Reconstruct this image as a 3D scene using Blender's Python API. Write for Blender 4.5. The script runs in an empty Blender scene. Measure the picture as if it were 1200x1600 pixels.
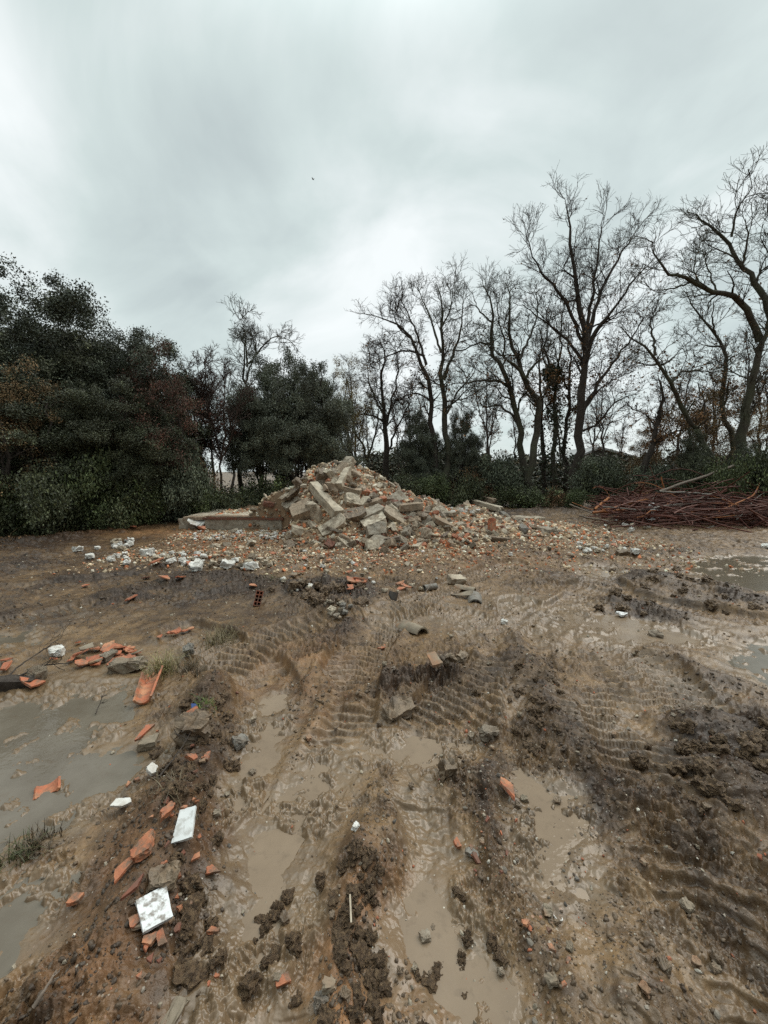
import bpy, bmesh, math, random
import numpy as np
from mathutils import Vector, Matrix, Euler

# ------------------------------------------------------------------ camera, world, sun, exposure
sc = bpy.context.scene
COL = sc.collection
CAM_H = 1.6
PITCH = math.radians(5.94)
FPX = 625.0                      # focal length in pixels of the 1200 x 1600 photograph
cam = bpy.data.cameras.new('camera')
cam.sensor_fit = 'VERTICAL'; cam.sensor_height = 24.0; cam.lens = FPX / 1600 * 24.0
cam.clip_start = 0.05; cam.clip_end = 3000
camo = bpy.data.objects.new('camera', cam); COL.objects.link(camo)
camo.location = (0, 0, CAM_H); camo.rotation_euler = (math.pi / 2 - PITCH, 0, 0)
sc.camera = camo

sc.view_settings.view_transform = 'Standard'; sc.view_settings.look = 'None'
sc.view_settings.exposure = 0.18; sc.view_settings.gamma = 1.0
cy = sc.cycles
cy.use_denoising = False
cy.max_bounces = 5; cy.diffuse_bounces = 3; cy.glossy_bounces = 3; cy.transmission_bounces = 2
cy.caustics_reflective = False; cy.caustics_refractive = False
sc.render.use_persistent_data = False

SUN_EL, SUN_AZ = math.radians(50), math.radians(58)     # azimuth from +Y, clockwise
world = bpy.data.worlds.new('World'); sc.world = world; world.use_nodes = True


def build_world():
    nt = world.node_tree; nt.nodes.clear()
    N, L = nt.nodes.new, nt.links.new
    out = N('ShaderNodeOutputWorld'); bg = N('ShaderNodeBackground'); bg.inputs['Strength'].default_value = 0.1
    L(bg.outputs[0], out.inputs[0])
    sky = N('ShaderNodeTexSky'); sky.sky_type = 'NISHITA'; sky.sun_disc = False
    sky.sun_elevation = SUN_EL; sky.sun_rotation = SUN_AZ
    tc = N('ShaderNodeTexCoord')
    sep = N('ShaderNodeSeparateXYZ'); L(tc.outputs['Generated'], sep.inputs[0])

    def m(op, a, b=None, c=None, clamp=False):
        n = N('ShaderNodeMath'); n.operation = op; n.use_clamp = clamp
        for i, v in enumerate((a, b, c)):
            if v is None: continue
            if isinstance(v, (int, float)): n.inputs[i].default_value = v
            else: L(v, n.inputs[i])
        return n.outputs[0]
    z = m('MAXIMUM', sep.outputs[2], 0.0)
    zz = m('ADD', z, 0.36)
    u = m('DIVIDE', sep.outputs[0], zz); v = m('DIVIDE', sep.outputs[1], zz)
    # the cloud streets run towards a point a little left of straight ahead
    u2 = m('ADD', u, m('MULTIPLY', v, 0.22))
    comb = N('ShaderNodeCombineXYZ'); L(m('MULTIPLY', u2, 1.0), comb.inputs[0]); L(m('MULTIPLY', v, 0.85), comb.inputs[1])
    n1 = N('ShaderNodeTexNoise'); n1.inputs['Scale'].default_value = 2.0; n1.inputs['Detail'].default_value = 6
    n1.inputs['Roughness'].default_value = 0.52; n1.inputs['Distortion'].default_value = 0.5
    ofs = N('ShaderNodeVectorMath'); ofs.operation = 'ADD'; ofs.inputs[1].default_value = (3.7, 1.15, 0.4)
    L(comb.outputs[0], ofs.inputs[0]); L(ofs.outputs[0], n1.inputs['Vector'])

    def blob(d, lo, hi):      # a soft patch of cloud around a direction of the sky
        vm = N('ShaderNodeVectorMath'); vm.operation = 'DOT_PRODUCT'; L(tc.outputs['Generated'], vm.inputs[0])
        vm.inputs[1].default_value = Vector(d).normalized()
        r = N('ShaderNodeMapRange'); r.interpolation_type = 'SMOOTHERSTEP'
        L(vm.outputs['Value'], r.inputs[0]); r.inputs[1].default_value = lo; r.inputs[2].default_value = hi
        return r.outputs[0]
    f = m('SUBTRACT', n1.outputs[0], 0.5)
    f = m('MULTIPLY', f, 2.1)
    f = m('ADD', f, 0.50)
    f = m('ADD', f, m('MULTIPLY', blob((-0.16, 1, 0.30), 0.92, 1.0), 0.34))      # bright gap low ahead
    f = m('ADD', f, m('MULTIPLY', blob((-0.92, 1, 0.70), 0.95, 1.0), 0.20))      # bright streak on the left
    f = m('ADD', f, m('MULTIPLY', blob((0.0, 1, 0.62), 0.97, 1.0), 0.06))
    f = m('SUBTRACT', f, m('MULTIPLY', blob((-0.42, 1, 0.52), 0.95, 1.0), 0.30)) # darker bank
    f = m('SUBTRACT', f, m('MULTIPLY', blob((0.3, 1, 0.78), 0.95, 1.0), 0.14))
    f = m('ADD', f, m('MULTIPLY', blob((0.5, 1, 0.05), 0.8, 1.0), 0.16), None, True)
    rmp = N('ShaderNodeValToRGB'); L(f, rmp.inputs[0])
    e = rmp.color_ramp.elements
    e[0].position = 0.0; e[0].color = (0.44, 0.505, 0.51, 1)
    e[1].position = 1.0; e[1].color = (0.86, 0.905, 0.905, 1)
    x = e.new(0.5); x.color = (0.60, 0.685, 0.672, 1)
    # an overcast sky is brightest overhead, well above the picture
    top = N('ShaderNodeMapRange'); L(sep.outputs[2], top.inputs[0]); top.interpolation_type = 'SMOOTHSTEP'
    top.inputs[1].default_value = 0.66; top.inputs[2].default_value = 1.0
    top.inputs[3].default_value = 1.0; top.inputs[4].default_value = 3.3
    back = N('ShaderNodeMapRange'); back.interpolation_type = 'SMOOTHSTEP'; L(sep.outputs[1], back.inputs[0])   # unseen sky behind the camera dimmed, to darken faces turned that way
    back.inputs[1].default_value = -0.75; back.inputs[2].default_value = 0.35; back.inputs[3].default_value = 0.6; back.inputs[4].default_value = 1.0
    sc_ = N('ShaderNodeVectorMath'); sc_.operation = 'SCALE'
    L(rmp.outputs[0], sc_.inputs[0]); L(m('MULTIPLY', m('MULTIPLY', top.outputs[0], back.outputs[0]), 10.0), sc_.inputs['Scale'])
    mix = N('ShaderNodeMix'); mix.data_type = 'RGBA'; mix.inputs[0].default_value = 0.94
    L(sky.outputs[0], mix.inputs[6]); L(sc_.outputs[0], mix.inputs[7])
    L(mix.outputs[2], bg.inputs['Color'])


build_world()
sun = bpy.data.lights.new('sun', 'SUN'); sun.energy = 1.5; sun.angle = math.radians(44); sun.color = (1.0, 0.945, 0.86)
suno = bpy.data.objects.new('sun', sun); COL.objects.link(suno)
sd = Vector((math.sin(SUN_AZ) * math.cos(SUN_EL), math.cos(SUN_AZ) * math.cos(SUN_EL), math.sin(SUN_EL)))
suno.rotation_euler = sd.to_track_quat('Z', 'Y').to_euler()

# ------------------------------------------------------------------ pixel <-> place helpers
CP, SP = math.cos(PITCH), math.sin(PITCH)


def ray(px, py):
    a = (px - 600.0) / FPX; b = (800.0 - py) / FPX
    return np.array([a, CP + b * SP, -SP + b * CP])


def G(px, py, z=0.0):
    d = ray(px, py); t = (z - CAM_H) / d[2]
    return np.array([d[0] * t, d[1] * t])


def at(px, py, Y):
    d = ray(px, py); t = Y / d[1]
    return np.array([d[0] * t, Y, CAM_H + d[2] * t])


def GP(pts, z=0.0):
    return np.array([G(x, y, z) for x, y in pts])


# ------------------------------------------------------------------ noise
_rng = np.random.RandomState(7)
_perm = np.concatenate([_rng.permutation(256)] * 2).astype(np.int32)
_ga = _rng.rand(256) * 2 * np.pi
_gx, _gy = np.cos(_ga).astype(np.float32), np.sin(_ga).astype(np.float32)
_h1, _h2, _h3 = [_rng.rand(256).astype(np.float32) for _ in range(3)]


def pn(x, y, seed=0):
    x = x + seed * 17.31; y = y + seed * 9.77
    xi = np.floor(x); yi = np.floor(y); xf = (x - xi).astype(np.float32); yf = (y - yi).astype(np.float32)
    xi = xi.astype(np.int64); yi = yi.astype(np.int64)
    u = xf * xf * xf * (xf * (xf * 6 - 15) + 10); v = yf * yf * yf * (yf * (yf * 6 - 15) + 10)

    def g(i, j, fx, fy):
        h = _perm[(_perm[(xi + i) & 255] + yi + j) & 255]
        return _gx[h] * fx + _gy[h] * fy
    a = g(0, 0, xf, yf); b = g(1, 0, xf - 1, yf); c = g(0, 1, xf, yf - 1); d = g(1, 1, xf - 1, yf - 1)
    return ((a + u * (b - a)) * (1 - v) + (c + u * (d - c)) * v) * 1.5


def fbm(x, y, o=4, seed=0, rough=0.5):
    s = 0; a = 1
    for i in range(o):
        s = s + a * pn(x * 2 ** i, y * 2 ** i, seed + i * 3); a *= rough
    return s


def billow(x, y, o=3, seed=0, rough=0.5):
    s = 0; a = 1
    for i in range(o):
        s = s + a * np.abs(pn(x * 2 ** i, y * 2 ** i, seed + i * 3)); a *= rough
    return s


def worley(x, y, seed=0):
    x = x + seed * 3.3; y = y + seed * 5.1
    xi = np.floor(x).astype(np.int64); yi = np.floor(y).astype(np.int64)
    best = np.full(x.shape, 9.0, np.float32); bid = np.zeros(x.shape, np.float32)
    for i in (-1, 0, 1):
        for j in (-1, 0, 1):
            h = _perm[(_perm[(xi + i) & 255] + yi + j) & 255]
            dx = xi + i + _h1[h] - x; dy = yi + j + _h2[h] - y
            d = (dx * dx + dy * dy).astype(np.float32)
            k = d < best; best = np.where(k, d, best); bid = np.where(k, _h3[h], bid)
    return np.sqrt(best), bid


def sstep(a, b, x):
    t = np.clip((x - a) / (b - a), 0, 1); return t * t * (3 - 2 * t)


def seg_dist(x, y, P):
    """distance to a polyline, arc length along it, signed side"""
    best = np.full(x.shape, 1e9); s = np.zeros(x.shape); side = np.zeros(x.shape); acc = 0
    for a, b in zip(P[:-1], P[1:]):
        d = b - a; L = math.hypot(*d) + 1e-9; ux, uy = d / L
        t = np.clip((x - a[0]) * ux + (y - a[1]) * uy, 0, L)
        ex = x - a[0] - t * ux; ey = y - a[1] - t * uy
        q = ex * ex + ey * ey; k = q < best
        best = np.where(k, q, best); s = np.where(k, acc + t, s); side = np.where(k, ux * ey - uy * ex, side)
        acc += L
    return np.sqrt(best), s, side


def poly_sd(x, y, P):
    best = np.full(x.shape, 1e9); ins = np.zeros(x.shape, bool)
    n = len(P)
    for i in range(n):
        a, b = P[i], P[(i + 1) % n]; d = b - a
        t = np.clip(((x - a[0]) * d[0] + (y - a[1]) * d[1]) / (d @ d + 1e-12), 0, 1)
        ex = x - a[0] - t * d[0]; ey = y - a[1] - t * d[1]
        best = np.minimum(best, ex * ex + ey * ey)
        c = ((a[1] > y) != (b[1] > y)) & (x < (b[0] - a[0]) * (y - a[1]) / (b[1] - a[1] + 1e-12) + a[0])
        ins ^= c
    r = np.sqrt(best); return np.where(ins, -r, r)


def smooth_line(P, k=3):
    P = np.asarray(P, float)
    for _ in range(k):
        Q = [P[0]]
        for a, b in zip(P[:-1], P[1:]): Q += [a * .75 + b * .25, a * .25 + b * .75]
        Q.append(P[-1]); P = np.array(Q)
    return P


def smooth_ring(P, k=2):
    P = np.asarray(P, float)
    for _ in range(k):
        Q = []
        for i in range(len(P)):
            a, b = P[i], P[(i + 1) % len(P)]; Q += [a * .75 + b * .25, a * .25 + b * .75]
        P = np.array(Q)
    return P


# ------------------------------------------------------------------ the ground: one polar sheet, ruts, ridges, puddles
# puddles: outline in the photograph, water level, kind of water
PUDDLES = [
    ('dark', [(-60, 1120), (40, 1095), (120, 1085), (198, 1078), (205, 1100), (182, 1140), (160, 1168), (200, 1182), (248, 1182), (262, 1196), (232, 1222), (190, 1240), (150, 1262), (105, 1292), (60, 1312), (0, 1345), (-120, 1420), (-160, 1250)], -0.015),
    ('dark', [(-60, 1440), (0, 1395), (60, 1360), (105, 1345), (112, 1372), (80, 1415), (50, 1452), (0, 1500), (-60, 1560)], -0.02),
    ('tan', [(418, 1085), (438, 1082), (444, 1108), (432, 1148), (424, 1188), (402, 1225), (374, 1255), (376, 1205), (382, 1165), (398, 1120)], -0.05),
    ('tan', [(385, 1276), (440, 1235), (475, 1205), (545, 1196), (560, 1215), (520, 1250), (478, 1290), (446, 1330), (436, 1400), (424, 1470), (408, 1540), (398, 1640), (270, 1660), (305, 1550), (340, 1440), (360, 1340), (370, 1300)], -0.057),
    ('tan', [(650, 1392), (678, 1372), (700, 1388), (722, 1440), (770, 1500), (815, 1570), (850, 1660), (650, 1660), (625, 1560), (600, 1470), (622, 1422)], -0.06),
    ('tan', [(806, 1228), (828, 1216), (882, 1220), (902, 1250), (925, 1300), (936, 1345), (918, 1385), (884, 1408), (846, 1372), (822, 1320), (808, 1270)], -0.045),
    ('tan', [(586, 1152), (612, 1150), (640, 1146), (700, 1158), (746, 1158), (742, 1172), (690, 1180), (700, 1198), (640, 1190), (600, 1172)], -0.045),
    ('brown', [(1068, 872), (1120, 866), (1200, 868), (1340, 866), (1340, 935), (1200, 925), (1140, 918), (1090, 900)], -0.03),
    ('dark', [(1150, 1030), (1172, 1004), (1220, 998), (1290, 1030), (1300, 1090), (1240, 1092), (1190, 1066)], -0.03),
    ('tan', [(890, 962), (960, 960), (1040, 976), (1120, 996), (1126, 1010), (1050, 1003), (970, 996), (920, 985)], -0.024),
    ('tan', [(905, 885), (950, 884), (975, 892), (960, 902), (915, 896)], -0.03),
    ('dark', [(0, 992), (60, 985), (66, 1000), (20, 1008), (-40, 1012), (-40, 995)], -0.02),
]
for i, (k, p, l) in enumerate(PUDDLES): PUDDLES[i] = (k, smooth_ring(GP(p), 2), l)

# track ruts: centre line in the photograph, half width in metres, depth, tread height, tread pitch
TRACKS = [
    ([(505, 1330), (520, 1250), (520, 1160), (532, 1090), (560, 1015), (605, 965), (690, 915), (800, 880)], .26, .060, .030, .085),
    ([(380, 1640), (410, 1400), (425, 1230), (432, 1130), (420, 1075), (400, 1040), (350, 1010), (290, 990)], .24, .065, .030, .09),
    ([(700, 1640), (660, 1400), (660, 1260), (680, 1150), (720, 1080), (790, 1010), (880, 950), (960, 915)], .26, .065, .028, .085),
    ([(345, 1050), (380, 1020), (440, 990), (520, 970), (600, 955)], .22, .035, .035, .10),
    ([(600, 1180), (690, 1130), (760, 1090), (800, 1040), (820, 985), (810, 940)], .27, .03, .030, .085),
    ([(1180, 1640), (1110, 1420), (1050, 1270), (985, 1130), (930, 1040), (890, 980)], .28, .045, .030, .09),
    ([(1320, 1370), (1180, 1220), (1080, 1110), (1010, 1040), (950, 990)], .26, .04, .026, .09),
    ([(900, 1640), (890, 1500), (880, 1300), (860, 1180), (840, 1100), (845, 1030), (880, 960), (940, 905)], .24, .04, .024, .09),
    ([(-60, 985), (100, 955), (250, 935), (400, 905), (500, 880)], .25, .03, .02, .09),
    ([(-60, 925), (80, 915), (220, 900), (340, 880)], .25, .03, .02, .09),
    ([(1260, 980), (1120, 960), (1000, 935), (900, 915)], .26, .06, .015, .09),
    ([(600, 960), (680, 950), (740, 970), (760, 1010)], .25, .02, .028, .075),
]
KEEP = [.95, .05, -.1, .75, .55, .15, .25, 0, .1, 0, -.15, .5]
TRACKS = [(smooth_line(GP(p), 3), w, d, t * 1.25, q) for p, w, d, t, q in TRACKS]
# ridges of pushed-up mud: line, width, height
RIDGES = [
    ([(330, 1090), (318, 1140), (300, 1200), (285, 1280), (280, 1360), (300, 1440), (285, 1530), (255, 1640)], .18, .19),
    ([(250, 1240), (210, 1330), (200, 1420), (170, 1500), (100, 1600)], .20, .06),
    ([(40, 1340), (120, 1285), (200, 1245), (260, 1200)], .10, .05),
    ([(440, 1120), (470, 1080), (500, 1060)], .10, .06),
    ([(560, 1640), (565, 1540), (560, 1450), (555, 1380), (545, 1320), (560, 1280)], .13, .15),
    ([(640, 1640), (610, 1530), (590, 1450)], .10, .06),
    ([(715, 1200), (740, 1260), (770, 1320), (810, 1400), (850, 1470), (900, 1560), (940, 1660)], .12, .07),
    ([(450, 930), (500, 922), (560, 938)], .40, .15),
    ([(530, 960), (550, 985)], .2, .08),
    ([(430, 1290), (450, 1200), (490, 1110), (505, 1060)], .07, .05),
    ([(800, 1000), (840, 1060), (870, 1140), (930, 1240)], .16, .06),
    ([(930, 880), (1000, 900), (1050, 920)], .30, .12),
    ([(1050, 905), (1110, 915), (1180, 940)], .25, .07),
    ([(960, 940), (1020, 955), (1080, 985)], .20, .08),
    ([(1020, 1020), (1100, 1060), (1190, 1080), (1260, 1110)], .14, .08),
    ([(1120, 1150), (1180, 1165), (1260, 1200)], .22, .13),
    ([(1120, 1220), (1190, 1240), (1280, 1280)], .16, .09),
    ([(560, 1080), (640, 1060), (720, 1060)], .12, .05),
    ([(590, 1200), (620, 1300), (600, 1370)], .08, .03),
    ([(700, 815), (840, 800), (960, 800)], .9, .16),
    ([(880, 1320), (960, 1420), (1010, 1560)], .12, .05),
    ([(-60, 845), (60, 850), (150, 835), (230, 822), (300, 812)], .5, .10),
    ([(200, 930), (260, 915), (330, 905), (420, 915)], .3, .06),
]
RIDGES = [(smooth_line(GP(p), 2), w, h) for p, w, h in RIDGES]
# soil patches: outline centre, radii in metres, amount ->  clay / rubble dust / smooth wet mud / dark
CLAY = [((430, 850), 1.7, .6, 1.0), ((560, 850), 1.6, .7, .7), ((250, 832), 1.8, .7, .7), ((560, 1520), .28, .35, .9), ((640, 1590), .22, .2, .7), ((240, 1330), .25, .3, .5), ((640, 870), 1.5, .6, .5), ((480, 1040), .6, .5, .45), ((90, 1560), .4, .3, .5), ((720, 870), 1.8, .8, .45), ((500, 1130), .25, .2, .4)]
DUST = [((360, 838), 1.6, .5, .9), ((480, 870), 1.9, .8, .8), ((640, 860), 1.6, .8, .8), ((800, 830), 2.2, .9, .7), ((940, 850), 1.4, .5, .7), ((590, 930), 1.6, .7, .5), ((260, 870), 1.7, .5, .5), ((750, 1300), .35, .6, .35), ((850, 1470), .3, .5, .45), ((960, 800), 2.5, 2, .5)]
SLICK = [((470, 1230), .45, .5, 1), ((400, 1450), .35, .5, 1), ((660, 1300), .22, .35, 1), ((730, 1500), .3, .35, .9), ((90, 1080), 1.0, .9, 1), ((100, 1200), .7, .5, 1), ((1000, 985), 1.4, .35, .9), ((1180, 1050), .8, .5, .8), ((1130, 900), 2, .7, .8), ((820, 950), 1.0, .9, .7), ((720, 970), .8, .5, .6), ((640, 1170), .4, .15, .8), ((30, 1420), .5, .25, .9), ((920, 1450), .35, .4, .7), ((480, 1060), .3, .3, .4), ((980, 1120), .5, .5, .4), ((250, 960), 1.5, .5, .35), ((60, 1000), 1.0, .4, .5)]
DARK = [((130, 905), 2.4, .8, .7), ((20, 880), 1.5, .7, .7), ((200, 970), 1.2, .3, .5), ((1080, 940), 1.5, .25, .6), ((250, 1480), .2, .3, .5), ((200, 1400), .2, .2, .4), ((60, 960), 1.6, .5, .8), ((330, 930), 1.2, .4, .9), ((700, 1090), .5, .3, .5), ((1150, 1400), .5, .5, .6), ((780, 1180), .3, .4, .6), ((560, 1400), .15, .5, .4), ((400, 1000), .5, .3, .4), ((870, 960), 1.0, .4, .6), ((1180, 1130), .5, .2, .8), ((490, 925), .7, .5, .9), ((270, 955), 1.4, .5, .8), ((900, 1130), .45, .45, .6), ((1180, 1180), .45, .35, .9), ((1120, 1300), .6, .5, .5), ((990, 900), 1.2, .4, .7), ((1000, 950), 1.0, .35, .7), ((120, 900), 2.5, .7, .6), ((330, 1250), .22, .6, .6), ((300, 1450), .2, .3, .5), ((960, 1290), .5, .5, .5), ((1100, 1080), .6, .3, .6), ((30, 850), 3, 1.2, .7), ((740, 1040), .5, .3, .5)]


def warp(x, y):
    return (x + 0.07 * pn(x * 2.1, y * 2.1, 11) + 0.028 * pn(x * 7, y * 7, 12) + .010 * pn(x * 22, y * 22, 15),
            y + 0.07 * pn(x * 2.1, y * 2.1, 13) + 0.028 * pn(x * 7, y * 7, 14) + .010 * pn(x * 22, y * 22, 16))


def patch(x, y, lst):
    s = np.zeros(x.shape)
    for (c, rx, ry, a) in lst:
        cx, cy_ = G(*c); q = ((x - cx) / rx) ** 2 + ((y - cy_) / ry) ** 2
        s = np.maximum(s, a * np.exp(-q * .9))
    return s


def near_mask(x, y, P, m):
    return (x > P[:, 0].min() - m) & (x < P[:, 0].max() + m) & (y > P[:, 1].min() - m) & (y < P[:, 1].max() + m)


def terrain(x, y):
    """height and soil attributes (dark, clay, dust, wet) of the ground"""
    far = np.hypot(x, y)
    h = 0.035 * fbm(x * .33, y * .33, 3, 1) * sstep(60, 20, far)
    wx, wy = warp(x, y)
    slick = np.clip(patch(wx, wy, SLICK) + .25 * pn(x * 1.3, y * 1.3, 21) + .10 * pn(x * 4, y * 4, 22), 0, 1)
    rough = np.clip(.62 + .55 * fbm(x * .9, y * .9, 3, 23) - 1.0 * slick, 0.06, 1.25)
    clay = np.clip(patch(wx, wy, CLAY) * (1 + .5 * fbm(x * 3, y * 3, 3, 24)), 0, 1)
    dust = np.clip(patch(wx, wy, DUST) * (1 + .4 * fbm(x * 3, y * 3, 2, 25)), 0, 1)
    dark = .20 + patch(wx, wy, DARK) + .38 * fbm(x * 1.2, y * 1.2, 5, 26, .6)
    # ridges
    rr = np.zeros(x.shape); ridge_m = np.zeros(x.shape)
    for P, w, hh in RIDGES:
        k = near_mask(x, y, P, w * 3)
        if not k.any(): continue
        d, s, _ = seg_dist(wx[k], wy[k], P); g = np.exp(-(d / w) ** 2)
        rr[k] += hh * g * (.75 + .5 * pn(s * 3, d * 3, 31)); ridge_m[k] = np.maximum(ridge_m[k], g)
    # tracks
    tr = np.zeros(x.shape); tm = np.zeros(x.shape); lip = np.zeros(x.shape)
    for i, (P, w, dep, th, pit) in enumerate(TRACKS):
        k = near_mask(x, y, P, w * 2)
        if not k.any(): continue
        xx, yy = x[k], y[k]
        d, s, side = seg_dist(xx + .012 * pn(xx * 5, yy * 5, 41), yy + .012 * pn(xx * 5, yy * 5, 42), P)
        m = sstep(w * 1.08, w * .9, d)
        ph = (s + .25 * np.abs(side) + .009 * pn(xx * 9, yy * 9, 43)) / pit
        saw = ph - np.floor(ph)
        bar = sstep(0, .10, saw) * sstep(.56, .38, saw)
        keep = sstep(-.2, .35, fbm(xx * 2.2 + i * 5, yy * 2.2, 3, 44) + KEEP[i])
        z = -dep + th * (bar - .3) * keep + .010 * pn(xx * 18, yy * 18, 45) + .006 * pn(xx * 40, yy * 40, 47)
        old = tr[k]; mo = tm[k]
        tr[k] = old * (1 - m) + z * m; tm[k] = np.maximum(mo, m * (.15 + .85 * keep))
        lip[k] = np.maximum(lip[k], np.exp(-((d - w * 1.12) / .05) ** 2) * (.5 + .5 * pn(s * 4, side * 3, 46)))
    # lumps
    near = sstep(22, 9, far)
    f1, id1 = worley(x * 9 + .5 * pn(x * 6, y * 6, 51), y * 9 + .5 * pn(x * 6, y * 6, 52), 1)
    f2, id2 = worley(x * 21, y * 21, 2)
    lump1 = np.clip(1 - f1 * 1.5, 0, 1) ** .8 * (id1 > .45) * (.4 + id1)
    lump2 = np.clip(1 - f2 * 1.5, 0, 1) ** .8 * (id2 > .35) * (.4 + id2)
    b1 = billow(x * 3.2, y * 3.2, 3, 53); b2 = billow(x * 13 + .3 * pn(x * 9, y * 9, 57), y * 13, 3, 54, .6); fine = billow(x * 48, y * 48, 2, 55) - .4
    rd = lambda q: np.clip(1 - np.abs(q), 0, 1) ** 2.2
    wq = .12 * pn(x * 4, y * 4, 63)
    r1 = rd(pn(x * 6.5 + wq * 5, y * 4.0, 64)); r2 = rd(pn(x * 15 + wq * 9, y * 9.5, 65)); r3 = rd(pn(x * 33, y * 26, 66))
    cl = (.060 * (b1 - .4) + .034 * lump1 + .030 * lump2 + .020 * (b2 - .45) + .018 * fine * sstep(8, 3.2, far) + .044 * (r1 - .55) + 0) * near
    nf = .30 + .70 * sstep(8, 3.2, far)
    cl = cl + (.042 * (r2 - .55) + .026 * (r3 - .55) + .030 * (b2 - .45)) * near * nf
    cl += .07 * (billow(x * 1.5, y * 1.5, 3, 58, .6) - .5) * sstep(3.2, 5.5, far) * sstep(16, 11, far)
    cl += .10 * (b1 - .4) * sstep(9, 18, far) * sstep(60, 30, far)
    cl = .085 * np.tanh(cl / .085)
    amp = np.minimum(rough * (1 + .6 * ridge_m), 1.45) * (1 - .86 * tm)
    h = h + rr + tr * (1 - .6 * ridge_m) + lip * .045 + cl * amp + .006 * pn(x * 30, y * 30, 56) * near
    wet = np.clip(slick * .9 + .25 * tm - .4 * ridge_m, 0, 1)
    dark = np.clip(dark + .35 * (amp - .5) + .50 * ridge_m - .45 * slick - .15 * tm + 3.0 * (.022 - cl * 1.0) * 0, 0, 1)
    # puddles
    pud = np.zeros(x.shape)
    for kind, P, lev in PUDDLES:
        k = near_mask(x, y, P, .8)
        if not k.any(): continue
        xx, yy = wx[k], wy[k]
        d = poly_sd(xx, yy, P)
        bowl = lev + np.clip(d * .10 - .004, -.022, .05) + .013 * fbm(x[k] * 5, y[k] * 5, 3, 61)
        isl = sstep(-.12, .25, fbm(x[k] * 3.2, y[k] * 3.2, 2, 62))
        bowl = bowl + cl[k] * (.10 + .45 * isl) + .3 * np.maximum(rr[k], 0)
        m = sstep(.34, .02, d)
        h[k] = h[k] * (1 - m) + bowl * m
        pud[k] = np.maximum(pud[k], sstep(.16, -.03, d))
    wet = np.maximum(wet, pud)
    far_dust = sstep(7.6, 9.5, y) * sstep(15, 12, y) * sstep(-6, -4.5, x) * sstep(6.5, 4.5, x)
    dust = np.clip(dust + .25 * far_dust, 0, 1)
    return h, dark, clay, dust, wet


# polar grid
def polar_axes():
    a0 = math.radians(53); na = 1060
    A = list(np.linspace(-a0, a0, na))
    rest = np.linspace(a0, 2 * math.pi - a0, 130)[1:-1]
    A = np.array(A + list(rest))
    R = [0.12, .3, .5, .7, .82]
    r = .9
    while r < 420:
        R.append(r)
        dr = max(r * r / 720.0, .0022)
        if r < 13: dr = min(dr, .026)
        elif r < 30: dr = .026 + (r - 13) * .02
        else: dr = r * .06
        r += dr
    return A, np.array(R)


AX, RX = polar_axes()
_aa, _rr = np.meshgrid(AX, RX)
_X = (np.sin(_aa) * _rr).ravel(); _Y = (np.cos(_aa) * _rr).ravel()
_H, _dk, _cl, _du, _we = terrain(_X, _Y)
Hgrid = _H.reshape(len(RX), len(AX))
NA_DENSE = 1060; A0 = math.radians(53)


def ground_z(x, y):
    x = np.asarray(x, float); y = np.asarray(y, float)
    r = np.hypot(x, y); a = np.arctan2(x, y)
    i = np.clip(np.searchsorted(RX, r), 1, len(RX) - 1)
    t = np.clip((r - RX[i - 1]) / (RX[i] - RX[i - 1]), 0, 1)
    ai = np.clip((a + A0) / (2 * A0) * (NA_DENSE - 1), 0, NA_DENSE - 1.001); j = ai.astype(int); s = ai - j
    z0 = Hgrid[i - 1, j] * (1 - s) + Hgrid[i - 1, j + 1] * s
    z1 = Hgrid[i, j] * (1 - s) + Hgrid[i, j + 1] * s
    return z0 * (1 - t) + z1 * t


def heap_z(x, y):
    """the heap of rubble: a steep cone of tipped rubble with a long skirt on the right"""
    x = np.asarray(x, float); y = np.asarray(y, float)
    n = .16 * fbm(x * .9, y * .9, 3, 71)
    def cone(cx, cy_, h, rl, rr, rf, rb, p=1.15):
        dx = x - cx; dy = y - cy_
        q = np.hypot(np.where(dx < 0, dx / rl, dx / rr), np.where(dy < 0, dy / rf, dy / rb))
        return h * np.clip(1 - q, -.4, 1) ** 1 * 1.0 if p == 1 else h * np.sign(1 - q) * np.abs(np.clip(1 - q, -.4, 1)) ** p
    def dome(cx, cy_, h, rl, rr, rf, rb):
        dx = x - cx; dy = y - cy_
        ql = np.abs(dx) / rl; qr = dx / rr; qy = np.abs(np.where(dy < 0, dy / rf, dy / rb))
        fx = np.where(dx < 0, 1 - ql ** 2.1, 1 - qr)
        return h * np.minimum(np.clip(fx, -.4, 1), 9) - h * qy ** 1.25
    z = dome(-.95, 10.3, 1.80, 3.1, 4.1, 2.35, 2.2)
    z = np.maximum(z, cone(.5, 9.3, .95, 2.4, 2.2, 1.5, 1.8, 1))
    z = np.maximum(z, cone(2.2, 10.4, .68, 2.0, 2.2, 2.0, 2.0, 1))
    cut = sstep(-1.85, -2.45, x) * sstep(10.62, 10.40, y)      # the old wall holds the rubble back on the left
    z = z * (1 - cut) - .3 * cut
    z = np.maximum(z, cone(3.7, 10.6, .28, 1.6, 2.0, 1.8, 2.0, 1))
    z = np.maximum(z, np.where((x > -4.85) & (x < -1.6) & (y > 10.95) & (y < 13.0), .37 + .05 * n, -9))
    lump, idl = worley(x * 2.6, y * 2.6, 9)
    return z - .06 + np.where(z > -.05, n * np.clip(z + .25, 0, 1) + .12 * np.clip(1 - lump * 1.3, 0, 1) * idl, 0)


def surf_z(x, y):
    return np.maximum(ground_z(x, y), heap_z(x, y))


_T = np.concatenate([np.linspace(.6, 6, 2200), np.linspace(6, 16, 2600)[1:], np.linspace(16, 70, 1500)[1:]])


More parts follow.
